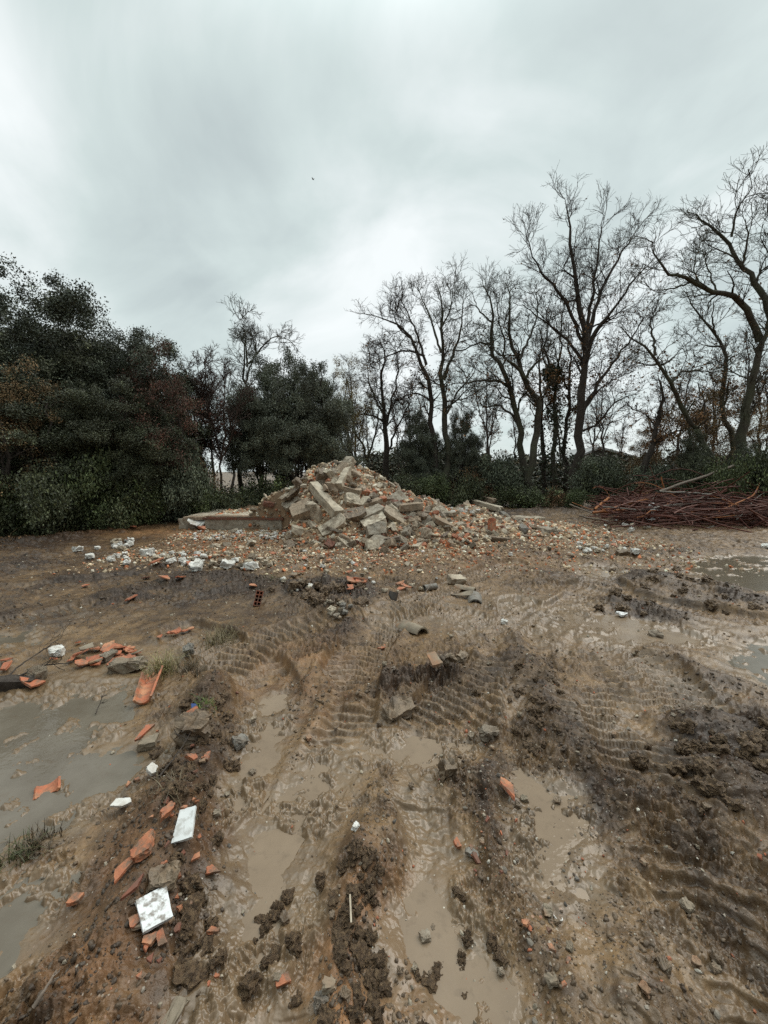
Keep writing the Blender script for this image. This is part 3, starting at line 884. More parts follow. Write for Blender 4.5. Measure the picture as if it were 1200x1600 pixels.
# ------------------------------------------------------------------ evergreen trees
OAK_G = (.074, .080, .046); OAK_D = (.054, .064, .042); OLIVE = (.085, .095, .064)
EG_BLOBS = [
    [(0, 0, 3.4, 1.9, 1.7, 1.5), (-1.0, .3, 4.6, 1.5, 1.3, 1.2), (.9, -.2, 4.9, 1.3, 1.3, 1.2), (.1, .1, 5.9, 1.2, 1.2, 1.0), (1.3, 0, 3.0, 1.1, 1.2, 1.1), (-1.4, -.3, 2.6, 1.2, 1.2, 1.2)],
    [(0, 0, 3.9, 1.7, 1.6, 1.6), (.8, 0, 5.2, 1.3, 1.2, 1.1), (-.7, .2, 5.6, 1.2, 1.1, 1.2), (-1.2, 0, 3.4, 1.1, 1.2, 1.2), (1.2, .2, 3.0, 1.2, 1.2, 1.0), (0, -.4, 2.0, 1.5, 1.2, .9)],
    [(0, 0, 2.6, 1.9, 1.6, 1.4), (.6, .2, 3.9, 1.5, 1.4, 1.2), (-.8, -.2, 3.6, 1.4, 1.3, 1.2), (.1, 0, 5.0, 1.2, 1.1, 1.0), (1.2, -.4, 2.4, 1.0, 1.0, 1.0)],
]
EG = []
for i, bl in enumerate(EG_BLOBS):
    me, _ = crown_mesh(bl, 1250, 95, .056, 100 + i, [OAK_D, OAK_G, (.058, .066, .036)][i], .38, ((.115, .125, .085), .16))
    EG.append((me, wood_mesh(bl, 200 + i, 6), max(b[2] + b[5] for b in bl)))
RED_ME, _ = crown_mesh(EG_BLOBS[2], 560, 66, .056, 110, (.105, .048, .036), .4, ((.055, .06, .038), .5))
TAN_ME, _ = crown_mesh(EG_BLOBS[2], 460, 60, .056, 111, (.19, .125, .065), .4, ((.055, .06, .03), .3))
YEL_ME, _ = crown_mesh(EG_BLOBS[0], 400, 56, .056, 112, (.18, .145, .06), .4, ((.10, .05, .035), .45))
OLV_ME, _ = crown_mesh([(0, 0, 3.2, 2.0, 1.7, 1.7), (-1.0, 0, 4.2, 1.3, 1.2, 1.1), (1.1, 0, 4.0, 1.3, 1.2, 1.1), (.1, 0, 5.0, 1.3, 1.2, .9), (-1.6, 0, 2.3, 1.1, 1.1, 1.0), (1.7, 0, 2.5, 1.1, 1.1, 1.1)], 1900, 80, .058, 113, (.105, .115, .08), .3, ((.16, .17, .125), .2))


def leafy_tree(px, Y, top_py, label, kind, rot=0., wscale=1., group=None, name='evergreen_oak'):
    if isinstance(kind, int): me, wd, h = EG[kind]; mat = LEAF
    elif kind == 'red': me, wd, h, mat = RED_ME, EG[2][1], 6.0, LEAFD
    elif kind == 'tan': me, wd, h, mat = TAN_ME, EG[2][1], 6.0, LEAFD
    elif kind == 'yellow': me, wd, h, mat = YEL_ME, EG[0][1], 6.9, LEAFD
    else: me, wd, h, mat = OLV_ME, EG[1][1], 5.9, LEAF
    top = at(px, top_py, Y); s = top[2] / h
    e = empty(name, (top[0], Y, float(surf_z(top[0], Y)) - .05)); e.rotation_euler = (0, 0, rot); e.scale = (s * wscale, s * wscale, s)
    tag(e, label, 'tree', group)
    obj('trunk', wd, BARK, e); obj('crown', me, mat, e)
    return e


LEFTG = 'dark evergreen oaks along the clearing'
for a in [
    (30, 12.0, 400, 'tallest dark evergreen oak, its top cut by the edge of the photo', 0, .3, 1.0),
    (118, 12.6, 462, 'dark evergreen oak just lower than the tallest one', 1, 1.4, 1.0),
    (190, 13.0, 488, 'dark evergreen oak between the tall one and the red-leaved tree', 0, 2.6, .95),
    (238, 13.6, 522, 'dark evergreen oak rising behind the red-leaved tree', 2, 4.0, .95),
    (85, 10.6, 590, 'lower dark evergreen oak in front of the tallest one', 2, .8, 1.15),
    (165, 11.0, 590, 'bushy evergreen oak low in the middle of the dark wood', 1, 3.3, 1.1),
    (235, 11.8, 630, 'low evergreen oak whose skirt reaches the brick debris', 2, 5.1, 1.1),
    (-70, 10.8, 430, 'dark evergreen oak cut by the left edge of the picture', 1, 2.0, 1.0),
    (10, 15.5, 470, 'evergreen oak filling the gaps behind the tallest oak', 2, 2.0, 1.2),
    (150, 16.0, 520, 'evergreen oak deep in the dark wood', 0, 5.5, 1.2),
]: leafy_tree(*a, group=LEFTG)
leafy_tree(-5, 9.8, 530, 'small oak with withered tan leaves in front of the dark oaks', 'tan', 1.0, .8, None, 'withered_oak')
leafy_tree(243, 12.0, 528, 'tree with dull red leaves at the end of the dark wood', 'red', 2.0, .8, None, 'red_leaved_tree')
leafy_tree(292, 14.5, 590, 'sparser dull red tree beside the bare saplings', 'red', .4, .4, None, 'red_leaved_tree')
leafy_tree(432, 15.2, 548, 'grey green bushy tree with twigs above it, behind the rubble heap', 'olive', .2, .82, None, 'olive_green_tree')
leafy_tree(460, 14.4, 590, 'grey green tree in front of the other two behind the heap', 'olive', 3.4, .85, None, 'olive_green_tree')
leafy_tree(492, 15.0, 568, 'rounded grey green tree right behind the crest of the rubble', 'olive', 2.4, .80, None, 'olive_green_tree')
leafy_tree(405, 16.4, 610, 'grey green tree half hidden at the edge of the bare saplings', 'olive', 4.0, .7, None, 'olive_green_tree')
leafy_tree(545, 18.5, 535, 'thin yellowing tree between the rounded green tree and bare oaks', 'yellow', 1.0, .62, None, 'yellowing_tree')
leafy_tree(655, 19.5, 640, 'dark green tree under the bare twin oak behind the heap', 'olive', 1.8, .8, None, 'olive_green_tree')
leafy_tree(722, 19.0, 640, 'thin grey green tree leaning out beside the bare twin oak', 'olive', 3.0, .6, None, 'olive_green_tree')
leafy_tree(1092, 17.5, 560, 'oak holding brown leaves between the crooked and the leaning trunk', 'tan', .3, .9, None, 'withered_oak')
leafy_tree(1195, 18.5, 600, 'oak holding brown leaves behind the thick trunk on the edge', 'tan', 2.3, .9, None, 'withered_oak')
leafy_tree(1010, 20.0, 640, 'low brown-leaved oak beyond the leaning trunk', 'tan', 1.3, .7, None, 'withered_oak')
leafy_tree(1090, 15.0, 668, 'dark green young tree under the crooked limbs', 1, 1.0, .75)
leafy_tree(1170, 14.2, 690, 'dark green young tree behind the heap of steel', 2, 2.0, .85)

# ------------------------------------------------------------------ leafless trees, their limbs measured in the photograph
BROWN = (.19, .105, .05)
bare_tree((893, 790), 18.2, [
    ([(893, 790), (903, 700), (911, 610), (915, 545), (908, 470), (897, 390), (884, 296)], .27, .02, -.4),
    ([(915, 550), (922, 500), (938, 440), (962, 395), (998, 335)], .13, .015, 1.4),
    ([(915, 560), (925, 510), (950, 480), (985, 430), (1010, 395)], .11, .015, -1.2),
    ([(913, 560), (890, 520), (868, 505), (840, 480), (815, 460)], .09, .012, .8),
    ([(911, 535), (893, 470), (862, 425), (838, 402), (824, 352)], .10, .012, -1.3),
    ([(914, 520), (925, 440), (935, 380), (942, 318)], .10, .012, .4),
    ([(911, 640), (935, 590), (965, 545), (995, 505), (1012, 470)], .10, .012, 1.0),
    ([(910, 668), (938, 655), (955, 625), (975, 612), (1000, 606)], .07, .010, -1.0),
    ([(909, 645), (930, 605), (955, 585), (990, 570)], .06, .01, .6),
], 'tallest leafless oak with straight trunk rising beside the heap of steel', 1, .3, .22, 1.15, (900, BROWN), None, BARK)
bare_tree((815, 775), 18.6, [
    ([(815, 775), (816, 700), (812, 655), (803, 610), (786, 562), (766, 525), (770, 475), (755, 430)], .21, .018, -.6),
    ([(800, 600), (776, 583), (745, 588), (705, 592)], .085, .02, -.9),
    ([(813, 668), (798, 640), (778, 624), (758, 632), (745, 612)], .08, .02, .6),
    ([(768, 528), (745, 522), (722, 540), (700, 535)], .06, .012, .8),
    ([(786, 560), (790, 520), (775, 480), (780, 440)], .06, .012, -1.1),
    ([(768, 490), (745, 470), (738, 440)], .05, .01, .3),
], 'leafless oak with twisted limbs reaching over towards the rubble', 2, .24, .5, 1.0, (260, BROWN), None, BARKM)
bare_tree((829, 778), 17.8, [
    ([(829, 778), (832, 700), (842, 650), (838, 612), (818, 582), (812, 552), (796, 520), (800, 470), (790, 425)], .22, .018, .9),
    ([(820, 585), (836, 556), (852, 548), (862, 520)], .08, .012, -.8),
    ([(826, 590), (806, 560), (790, 552), (772, 535)], .09, .012, -.7),
    ([(812, 552), (830, 510), (842, 480), (836, 440)], .07, .012, 1.2),
], 'leafless oak with an S-shaped trunk close beside the twisted one', 3, .24, .5, 1.0, (260, BROWN), (2.4, 500, .16), BARKM)
bare_tree((866, 778), 19.6, [
    ([(866, 778), (867, 700), (866, 620), (862, 560), (850, 525), (853, 470)], .16, .015, .6),
    ([(864, 590), (878, 545), (874, 500), (884, 450)], .07, .012, -.8),
    ([(863, 575), (846, 548), (846, 500)], .05, .012, .5),
], 'slim trunk wrapped in ivy between the tallest oak and the twisted pair', 4, .18, .3, .8, (500, BROWN), (6.5, 3600, .17), BARKM)
bare_tree((851, 775), 20.4, [
    ([(851, 775), (850, 690), (846, 610), (840, 575), (846, 540), (842, 500)], .15, .015, -.6),
    ([(846, 620), (858, 590), (856, 560)], .06, .01, .5),
], 'thin dark trunk just behind the ivy-wrapped one', 5, .16, .35, .7, (420, BROWN), (4.2, 1400, .15), BARK)
bare_tree((884, 778), 20.0, [
    ([(884, 778), (883, 690), (886, 610), (892, 545), (888, 490)], .15, .015, .4),
    ([(887, 600), (872, 560), (866, 530)], .06, .01, -.6),
], 'thin leafy-stemmed trunk half behind the tallest oak', 6, .16, .3, .7, (900, (.13, .09, .04)), (4.6, 1500, .16), BARK)
bare_tree((683, 775), 19.0, [
    ([(683, 775), (678, 700), (673, 620), (667, 565), (648, 522), (618, 490), (580, 478)], .20, .015, -.9),
    ([(666, 560), (655, 520), (640, 480), (622, 448)], .08, .012, .9),
    ([(660, 545), (636, 535), (605, 545), (585, 560)], .06, .01, -.5),
    ([(673, 620), (655, 605), (635, 610), (615, 622)], .06, .01, 1.0),
    ([(650, 524), (625, 505), (610, 470), (618, 450)], .05, .01, -.9),
], 'leafless oak spreading behind the heap, the left stem of a twin pair', 7, .22, .25, 1.1, (300, BROWN), None, BARK)
bare_tree((698, 778), 18.6, [
    ([(698, 778), (698, 700), (697, 640), (690, 570), (688, 500), (692, 455), (682, 428)], .21, .015, .6),
    ([(693, 585), (708, 545), (722, 500), (724, 455)], .09, .012, -.9),
    ([(689, 540), (672, 480), (655, 440)], .07, .012, .8),
    ([(698, 640), (716, 600), (738, 580), (745, 560)], .07, .012, 1.0),
    ([(698, 620), (722, 618), (745, 605)], .05, .01, -.8),
    ([(688, 500), (706, 470), (708, 430)], .05, .01, -.3),
], 'leafless oak behind the heap, the taller right stem of a twin pair', 8, .23, .25, 1.1, (260, BROWN), (1.8, 350, .17), BARKM)
bare_tree((606, 755), 20.0, [
    ([(606, 755), (604, 690), (598, 625), (596, 585), (601, 545), (592, 520)], .22, .012, -.5),
    ([(604, 660), (618, 600), (622, 560), (616, 530)], .08, .01, .8),
    ([(598, 640), (580, 605), (572, 570), (580, 545)], .07, .01, .6),
    ([(602, 655), (585, 645), (560, 640), (540, 650)], .07, .01, -.7),
    ([(608, 700), (622, 660), (640, 625), (650, 590)], .07, .01, .9),
], 'thick-stemmed leafless tree framed between the heap top and the twin oak', 9, .25, .35, 1.0, (300, (.10, .06, .035)), (2.2, 500, .2), BARK)
bare_tree((578, 748), 19.2, [
    ([(578, 748), (574, 712), (560, 680), (546, 662), (535, 655)], .13, .02, .6),
    ([(575, 715), (585, 680), (592, 650), (588, 610)], .07, .01, -.8),
    ([(576, 720), (574, 670), (570, 630)], .05, .01, .6),
], 'small leafless tree with an arching stem just beyond the crest of the heap', 10, .15, .35, .8, None, None, BARKM)
bare_tree((1150, 800), 15.0, [
    ([(1150, 800), (1156, 720), (1163, 650), (1176, 580), (1192, 520), (1210, 470)], .27, .06, -.3),
    ([(1187, 520), (1172, 472), (1148, 449), (1120, 439), (1088, 419), (1046, 414), (1030, 398), (1020, 358)], .14, .012, -1.2),
    ([(1205, 480), (1184, 430), (1158, 396), (1136, 366), (1120, 338), (1094, 320), (1072, 308)], .13, .012, .9),
    ([(1143, 350), (1150, 305), (1165, 285), (1176, 268)], .05, .010, -.6),
    ([(1200, 500), (1215, 430), (1208, 380), (1198, 330), (1200, 292)], .11, .012, .4),
    ([(1120, 440), (1105, 400), (1098, 370)], .04, .01, .5),
    ([(1090, 420), (1050, 436), (1010, 437)], .04, .01, -.4),
    ([(1176, 585), (1150, 575), (1130, 560)], .04, .01, .5),
    ([(1160, 398), (1170, 350), (1165, 320)], .05, .01, -.5),
], 'big leafless oak with a thick dark trunk and forked crown by the photo edge', 11, .3, .3, 1.0, (160, BROWN), None, BARKM)
bare_tree((1137, 780), 17.0, [
    ([(1137, 780), (1137, 700), (1136, 655), (1129, 580), (1137, 538), (1122, 515), (1098, 485), (1080, 462), (1072, 440)], .16, .015, .6),
    ([(1118, 512), (1112, 485), (1116, 455)], .05, .01, -.6),
    ([(1128, 530), (1105, 530), (1090, 524)], .05, .01, .6),
], 'leafless tree with a kinked grey trunk beside the big forked oak', 12, .18, .35, .9, (240, BROWN), None, BARKM)
bare_tree((998, 775), 16.2, [
    ([(998, 775), (1003, 735), (1019, 693), (1030, 650), (1036, 612), (1030, 585)], .20, .03, -.3),
    ([(1020, 690), (1045, 672), (1065, 668), (1085, 655)], .07, .012, .6),
    ([(1026, 665), (1010, 640), (985, 632)], .04, .01, -.6),
], 'leaning bare trunk beside the far shed roof', 13, .22, .3, .7, (500, BROWN), None, BARK)
bare_tree((1112, 775), 15.6, [
    ([(1112, 775), (1110, 712), (1101, 680), (1072, 652), (1054, 608), (1038, 574), (1023, 543), (990, 520), (970, 498)], .16, .015, -.8),
    ([(1048, 592), (1060, 573), (1090, 571), (1120, 572)], .05, .012, .6),
    ([(1030, 558), (1014, 562), (998, 556)], .05, .01, -.5),
    ([(1034, 560), (1046, 555), (1060, 540)], .05, .01, .7),
    ([(1024, 545), (1022, 515), (1012, 490), (1030, 470)], .06, .01, .5),
], 'crooked leafless tree whose limb zigzags over the heap of steel', 14, .18, .45, .9, (260, BROWN), None, BARKM)
bare_tree((378, 760), 16.6, [
    ([(378, 760), (376, 690), (380, 620), (388, 560), (378, 525), (366, 505)], .13, .012, .4),
    ([(386, 565), (384, 530), (382, 505), (376, 486)], .05, .01, -.6),
    ([(384, 590), (398, 545), (400, 510)], .05, .01, .6),
    ([(388, 560), (410, 530), (432, 512), (450, 520)], .05, .01, .5),
], 'leafless tree with tangled top above the grey green trees', 15, .14, .4, 1.0, None, None, BARKM)
bare_tree((345, 760), 13.8, [
    ([(345, 760), (346, 715), (332, 660), (322, 610), (308, 560)], .055, .010, .5),
    ([(346, 715), (352, 660), (350, 610), (354, 575)], .04, .008, -.6),
    ([(346, 718), (330, 690), (318, 650), (304, 610)], .04, .008, .4),
    ([(347, 712), (366, 670), (372, 630), (380, 600)], .04, .008, -.4),
], 'reddish bare sapling fanning out from one foot beside the grey green trees', 16, .06, .25, 1.1, (120, (.10, .04, .03)), None, BARKR, 1.0)
bare_tree((318, 765), 14.4, [
    ([(318, 765), (316, 690), (312, 640), (318, 590), (330, 550)], .06, .010, -.5),
    ([(316, 690), (300, 640), (296, 590), (285, 560)], .04, .008, .4),
    ([(314, 660), (330, 620), (336, 580)], .04, .008, .4),
], 'thin bare sapling between the red-leaved tree and the fanning one', 17, .07, .3, 1.0, (160, (.10, .045, .03)), None, BARKR)

# a few thinner trees in the thicket behind, copies of three kinds
THIN = []
for s_, (px, yb, yt) in enumerate([(760, 760, 560), (940, 760, 590), (640, 760, 580)]):
    THIN.append(bare_tree((px, yb), 25.0, [
        ([(px, yb), (px + 3, yb - 60), (px - 2, yb - 120), (px + 4, yt)], .11, .012, .6),
        ([(px, yb - 70), (px + 14, yb - 110), (px + 22, yt + 20)], .05, .01, -.7),
        ([(px, yb - 90), (px - 14, yb - 130), (px - 20, yt + 25)], .05, .01, .6)],
        'slender leafless tree standing in the thicket behind the bare oaks', 40 + s_, .12, .3, .8, (260, BROWN), None, BARK, 1.0, 'tree', 'slender trees in the thicket', True))


def copy_tree(o):
    c = o.copy(); COL.objects.link(c)
    for ch in o.children:
        d = ch.copy(); COL.objects.link(d); d.parent = c
    return c


rs = np.random.RandomState(5)
for i, (px, Y, sc_) in enumerate([(560, 27, 1.0), (625, 30, .9), (720, 26, .8), (760, 33, .9), (808, 31, 1.0), (875, 29, 1.0), (925, 30, 1.0), (968, 30, .85), (1025, 27, 1.0), (1050, 23, .9), (1075, 26, 1.1), (1115, 25, 1.1), (1160, 24, 1.2), (1190, 22, 1.0), (1215, 25, 1.2), (360, 22, .9), (405, 24, 1.0), (330, 23, .9), (520, 25, .9)]):
    c = copy_tree(THIN[i % 3]); p = at(px, 740, Y)
    c.location = (p[0], Y, float(ground_z(p[0], Y)) - .1); c.rotation_euler = (0, 0, rs.rand() * 6.28); c.scale = (sc_, sc_, sc_ * rs.uniform(.9, 1.1))

# ------------------------------------------------------------------ bushes
def bush_mesh(seed, base, hue, n=190, per=60, size=.06):
    rs = np.random.RandomState(seed); bl = [(rs.normal() * .45, rs.normal() * .4, rs.uniform(.3, .75), rs.uniform(.4, .65), rs.uniform(.4, .6), rs.uniform(.3, .45)) for _ in range(6)]
    return crown_mesh(bl, n, per, size, seed, base, .35, hue, (.06, .17))[0]


BUSH = {'dark': [bush_mesh(300 + i, (.062, .070, .036), ((.13, .145, .07), .18)) for i in range(3)],
        'green': [bush_mesh(310 + i, (.078, .098, .040), ((.15, .17, .075), .2)) for i in range(2)],
        'grey': [bush_mesh(320, (.105, .120, .080), ((.16, .18, .12), .25))],
        'brown': [bush_mesh(330, (.155, .090, .048), ((.045, .05, .025), .25), 120, 50)],
        'far': [bush_mesh(340 + i, (.062, .066, .042), ((.12, .085, .05), .25), 120, 50, .09) for i in range(2)]}
_bc = [0]


def bush(px, Y, top_py, w, tone, label, group=None):
    p = at(px, top_py, Y); h = max(p[2], .25); _bc[0] += 1
    lst = BUSH[tone]; me = lst[_bc[0] % len(lst)]
    o = obj('bush', me, LEAF if tone != 'brown' else LEAFD, None, (p[0], Y, float(surf_z(p[0], Y)) - .08), (0, 0, _bc[0] * 1.7), (w / 2, w / 2 * .9, h / 1.15))
    return tag(o, label, 'bush', group)


HEDGE = 'evergreen bushes in the thicket behind the clearing'
for a in [
    (640, 18.0, 735, 2.4, 'dark', 'dark bush right behind the sloping right side of the rubble'),
    (668, 17.4, 742, 2.4, 'green', 'low green bush at the foot of the twin oak'),
    (720, 17.4, 732, 2.2, 'dark', 'dark bush between the twin oak and the twisted oak'),
    (752, 18.4, 735, 2.4, 'brown', 'brownish bush filling the gap before the twisted oak'),
    (782, 18.8, 712, 2.4, 'grey', 'grey green bush, tallest in the gap beside the twisted oak'),
    (800, 17.6, 748, 2.2, 'dark', 'low dark bush at the foot of the twisted oak'),
    (845, 17.0, 754, 2.2, 'green', 'green bush in front of the ivy-wrapped trunk'),
    (872, 16.8, 760, 1.8, 'brown', 'brown bush at the foot of the tallest oak'),
    (925, 17.6, 716, 2.4, 'grey', 'grey green bush between the tallest oak and the shed'),
    (948, 17.0, 708, 2.2, 'dark', 'dark rounded bush in front of the shed roof'),
    (975, 17.4, 734, 2.0, 'brown', 'brown bush beside the leaning trunk'),
    (1035, 16.0, 728, 2.2, 'grey', 'grey green bush in the gap beyond the leaning trunk'),
    (1060, 15.2, 728, 2.2, 'dark', 'dark bush behind the middle of the steel heap'),
    (1105, 14.6, 706, 2.4, 'dark', 'dark bush under the crooked tree'),
    (1140, 13.6, 704, 1.8, 'green', 'glossy green bush in front of the thick trunk'),
    (1180, 13.8, 712, 2.2, 'dark', 'dark bush above the far end of the steel heap'),
    (1225, 13.2, 690, 2.4, 'dark', 'dark bush cut by the right edge above the steel heap'),
    (905, 16.0, 766, 1.4, 'green', 'small weedy bush between the tallest oak and the steel bars'),
    (1010, 15.6, 752, 1.6, 'brown', 'bush of withered brown leaves at the foot of the leaning trunk'),
    (740, 19.5, 720, 2.6, 'brown', 'bush with brown leaves seen through the gap in the hedge'),
    (560, 17.0, 742, 2.2, 'dark', 'dark bush showing over the crest of the rubble'),
    (615, 17.6, 746, 2.0, 'brown', 'brown bush below the thick-stemmed bare tree'),
    (320, 12.8, 712, 1.5, 'brown', 'rust brown bush at the foot of the bare saplings'),
    (282, 12.2, 700, 1.8, 'grey', 'pale green bush at the end of the dark wood'),
    (262, 11.6, 735, 1.7, 'grey', 'lower pale green bush in front of the dark oaks'),
    (310, 12.2, 752, 1.7, 'green', 'green bush left of the foundation wall'),
    (350, 13.0, 750, 1.9, 'dark', 'dark bush behind the foundation wall'),
    (395, 13.6, 744, 2.0, 'dark', 'dark bush behind the left shoulder of the rubble'),
    (440, 14.0, 735, 2.0, 'green', 'green bush touching the left slope of the rubble'),
    (25, 9.6, 745, 1.8, 'green', 'green bush at the foot of the withered oak'),
    (75, 10.0, 725, 1.9, 'dark', 'dark bush in the middle of the dark wood edge'),
    (130, 10.4, 712, 1.9, 'green', 'green bush under the dark oaks, tallest on that edge'),
    (180, 10.8, 740, 1.9, 'dark', 'dark bush near the tile fragments on the bank'),
    (222, 11.2, 742, 1.7, 'green', 'green bush above the bank with red tiles'),
    (-35, 9.2, 720, 1.8, 'dark', 'dark bush cut by the left edge of the photo'),
]: bush(*a, group=HEDGE)
for i in range(16):
    px = 560 + i * 44 + rs.uniform(-12, 12); bush(px, rs.uniform(26, 34), rs.uniform(700, 716), rs.uniform(5, 7), 'far', 'pale scrubby bush on the far side of the thicket', 'scrub far behind the thicket')
for i in range(12):
    px = -60 + i * 29 + rs.uniform(-12, 12); bush(px, rs.uniform(17, 20), rs.uniform(640, 690), rs.uniform(3.5, 4.5), 'dark', 'dark bush deep inside the evergreen wood', 'bushes deep in the evergreen wood')


def undergrowth():
    rs = np.random.RandomState(60); C = []
    line = [(-160, 850), (0, 842), (60, 840), (120, 833), (180, 822), (240, 815), (290, 806), (340, 790), (420, 775), (560, 765), (640, 768), (700, 772), (760, 776), (830, 782), (880, 786), (920, 782), (980, 776), (1060, 772), (1200, 775), (1360, 780)]
    P = GP(line)
    P = smooth_line(P, 2)
    for a, b in zip(P[:-1], P[1:]):
        n = int(np.linalg.norm(b - a) * 95)
        t = rs.rand(n, 1); q = a * (1 - t) + b * t; q = q + rs.normal(size=q.shape) * .12
        q[:, 1] += rs.rand(n) ** 1.3 * 3.0
        k = fbm(q[:, 0] * .9, q[:, 1] * .9, 2, 33) > -.15
        C.append(q[k])
    C = np.concatenate(C)
    z = surf_z(C[:, 0], C[:, 1])
    C3 = np.stack([C[:, 0], C[:, 1], z + rs.rand(len(C)) * .38], 1)
    pts = clump_points(C3, 16, np.full(len(C3), .11), rs)
    v, q, c = leaves_at(pts, .075, rs, (.040, .046, .020), .45, hue=((.11, .065, .035), .22))
    tag(obj('undergrowth', np_mesh('undergrowth', v, q, None, c, False), LEAF), 'low dark weeds and brambles along the edge of the wood', 'undergrowth', None, 'stuff')
    # dead leaves blown over the soil along the wood
    n = 9000; i = rs.randint(0, len(P) - 1, n); t = rs.rand(n, 1); q = P[i] * (1 - t) + P[i + 1] * t
    q[:, 1] -= np.abs(rs.normal(size=n)) * 1.0 - .3; q[:, 0] += rs.normal(size=n) * .3
    C3 = np.stack([q[:, 0], q[:, 1], surf_z(q[:, 0], q[:, 1]) + .015], 1)
    v, q, c = leaves_at(C3, .05, rs, (.16, .095, .05), .4)
    tag(obj('leaf_litter', np_mesh('leaf_litter', v, q, None, c, False), LEAFD), 'dead brown leaves blown over the soil beside the wood', 'dead leaves', None, 'stuff')


undergrowth()


def shed():
    p = at(935, 698, 44.0); zr = p[2]; a = at(890, 714, 44.0); b = at(1003, 716, 44.0); ze = b[2]
    e = empty('farm_shed', (p[0], 44.0, 0)); tag(e, 'long low shed with a pale grey roof seen through the trees', 'shed')
    x0, x1 = a[0] - p[0], b[0] - p[0]; D = 9.0
    bm = bmesh.new()
    def quad(*c): bm.faces.new([bm.verts.new(v) for v in c])
    def slab(x0, z0, x1, z1, t):
        for y in (-.4, D):
            quad((x0, y, z0), (x1, y, z1), (x1, y, z1 - t), (x0, y, z0 - t))
        quad((x0, -.4, z0), (x0, D, z0), (x1, D, z1), (x1, -.4, z1)); quad((x0, -.4, z0 - t), (x1, -.4, z1 - t), (x1, D, z1 - t), (x0, D, z0 - t))
        quad((x0, -.4, z0), (x0, -.4, z0 - t), (x0, D, z0 - t), (x0, D, z0)); quad((x1, -.4, z1), (x1, D, z1), (x1, D, z1 - t), (x1, -.4, z1 - t))
    slab(x0, ze - .1, -.0, zr, .22); slab(.004, zr, x1, ze, .22)
    me = bpy.data.meshes.new('roof'); bm.to_mesh(me); bm.free()
    obj('roof', me, ROOFM, e)
    bm = bmesh.new()
    quad((x0 + .4, 0, 0), (x1 - .4, 0, 0), (x1 - .4, 0, ze - .35), (0, 0, zr - .3), (x0 + .4, 0, ze - .45))
    quad((x1 - .4, 0, 0), (x1 - .4, D - .4, 0), (x1 - .4, D - .4, ze - .35), (x1 - .4, 0, ze - .35))
    quad((x0 + .4, 0, 0), (x0 + .4, 0, ze - .45), (x0 + .4, D - .4, ze - .45), (x0 + .4, D - .4, 0))
    me = bpy.data.meshes.new('wall'); bm.to_mesh(me); bm.free()
    obj('wall', me, m_simple('shed_boards', (.060, .055, .05), (.045, .042, .04), 3, .8, .2, .3, dirt=.2), e)
    # a pale wall far off between the trunks
    p = at(846, 738, 40.0)
    return e


ROOFM = m_simple('shed_roofing', (.34, .345, .345), (.27, .275, .275), 1.5, .6, .1, .4, dirt=.2)
shed()
#@@PART3
# ------------------------------------------------------------------ rubble: shapes
def chunk_mesh(name, seed, dims=(1, 1, 1), chip=.22, rough=.03, cuts=3, flat=False):
    """a broken block: the hull of a box whose corners are knocked off, roughened"""
    r = random.Random(seed); bm = bmesh.new(); hx, hy, hz = [d / 2 for d in dims]
    for sx in (-1, 1):
        for sy in (-1, 1):
            for sz in (-1, 1):
                c = Vector((sx * hx, sy * hy, sz * hz))
                if r.random() < .55:
                    for ax in range(3):
                        p = c.copy(); p[ax] *= 1 - 2 * chip * r.uniform(.2, 1.0)
                        if flat and ax == 2: continue
                        bm.verts.new(p)
                else:
                    p = c.copy()
                    for ax in range(2 if flat else 3): p[ax] *= 1 - chip * r.uniform(0, .7)
                    bm.verts.new(p)
    bmesh.ops.convex_hull(bm, input=bm.verts[:])
    bmesh.ops.delete(bm, geom=[v for v in bm.verts if not v.link_faces], context='VERTS')
    bmesh.ops.subdivide_edges(bm, edges=bm.edges[:], cuts=cuts, use_grid_fill=True)
    bmesh.ops.triangulate(bm, faces=bm.faces[:]); bm.normal_update()
    m = min(dims)
    co = np.array([v.co for v in bm.verts]); f = 3.0 / max(dims)
    n1 = pn(co[:, 0] * f + co[:, 2] * f * .7 + seed, co[:, 1] * f - co[:, 2] * f * .6, seed % 40)
    n2 = pn(co[:, 0] * f * 3.1 + co[:, 2] * f * 2.3, co[:, 1] * f * 3.1 + co[:, 2] * f * 1.9 + seed, seed % 37)
    for v, a, b in zip(bm.verts, n1, n2): v.co += v.normal * float(a + .6 * b) * rough * m * 2
    me = bpy.data.meshes.new(name); bm.to_mesh(me); bm.free()
    me.polygons.foreach_set('use_smooth', np.full(len(me.polygons), True)); me.set_sharp_from_angle(angle=.62)
    return me


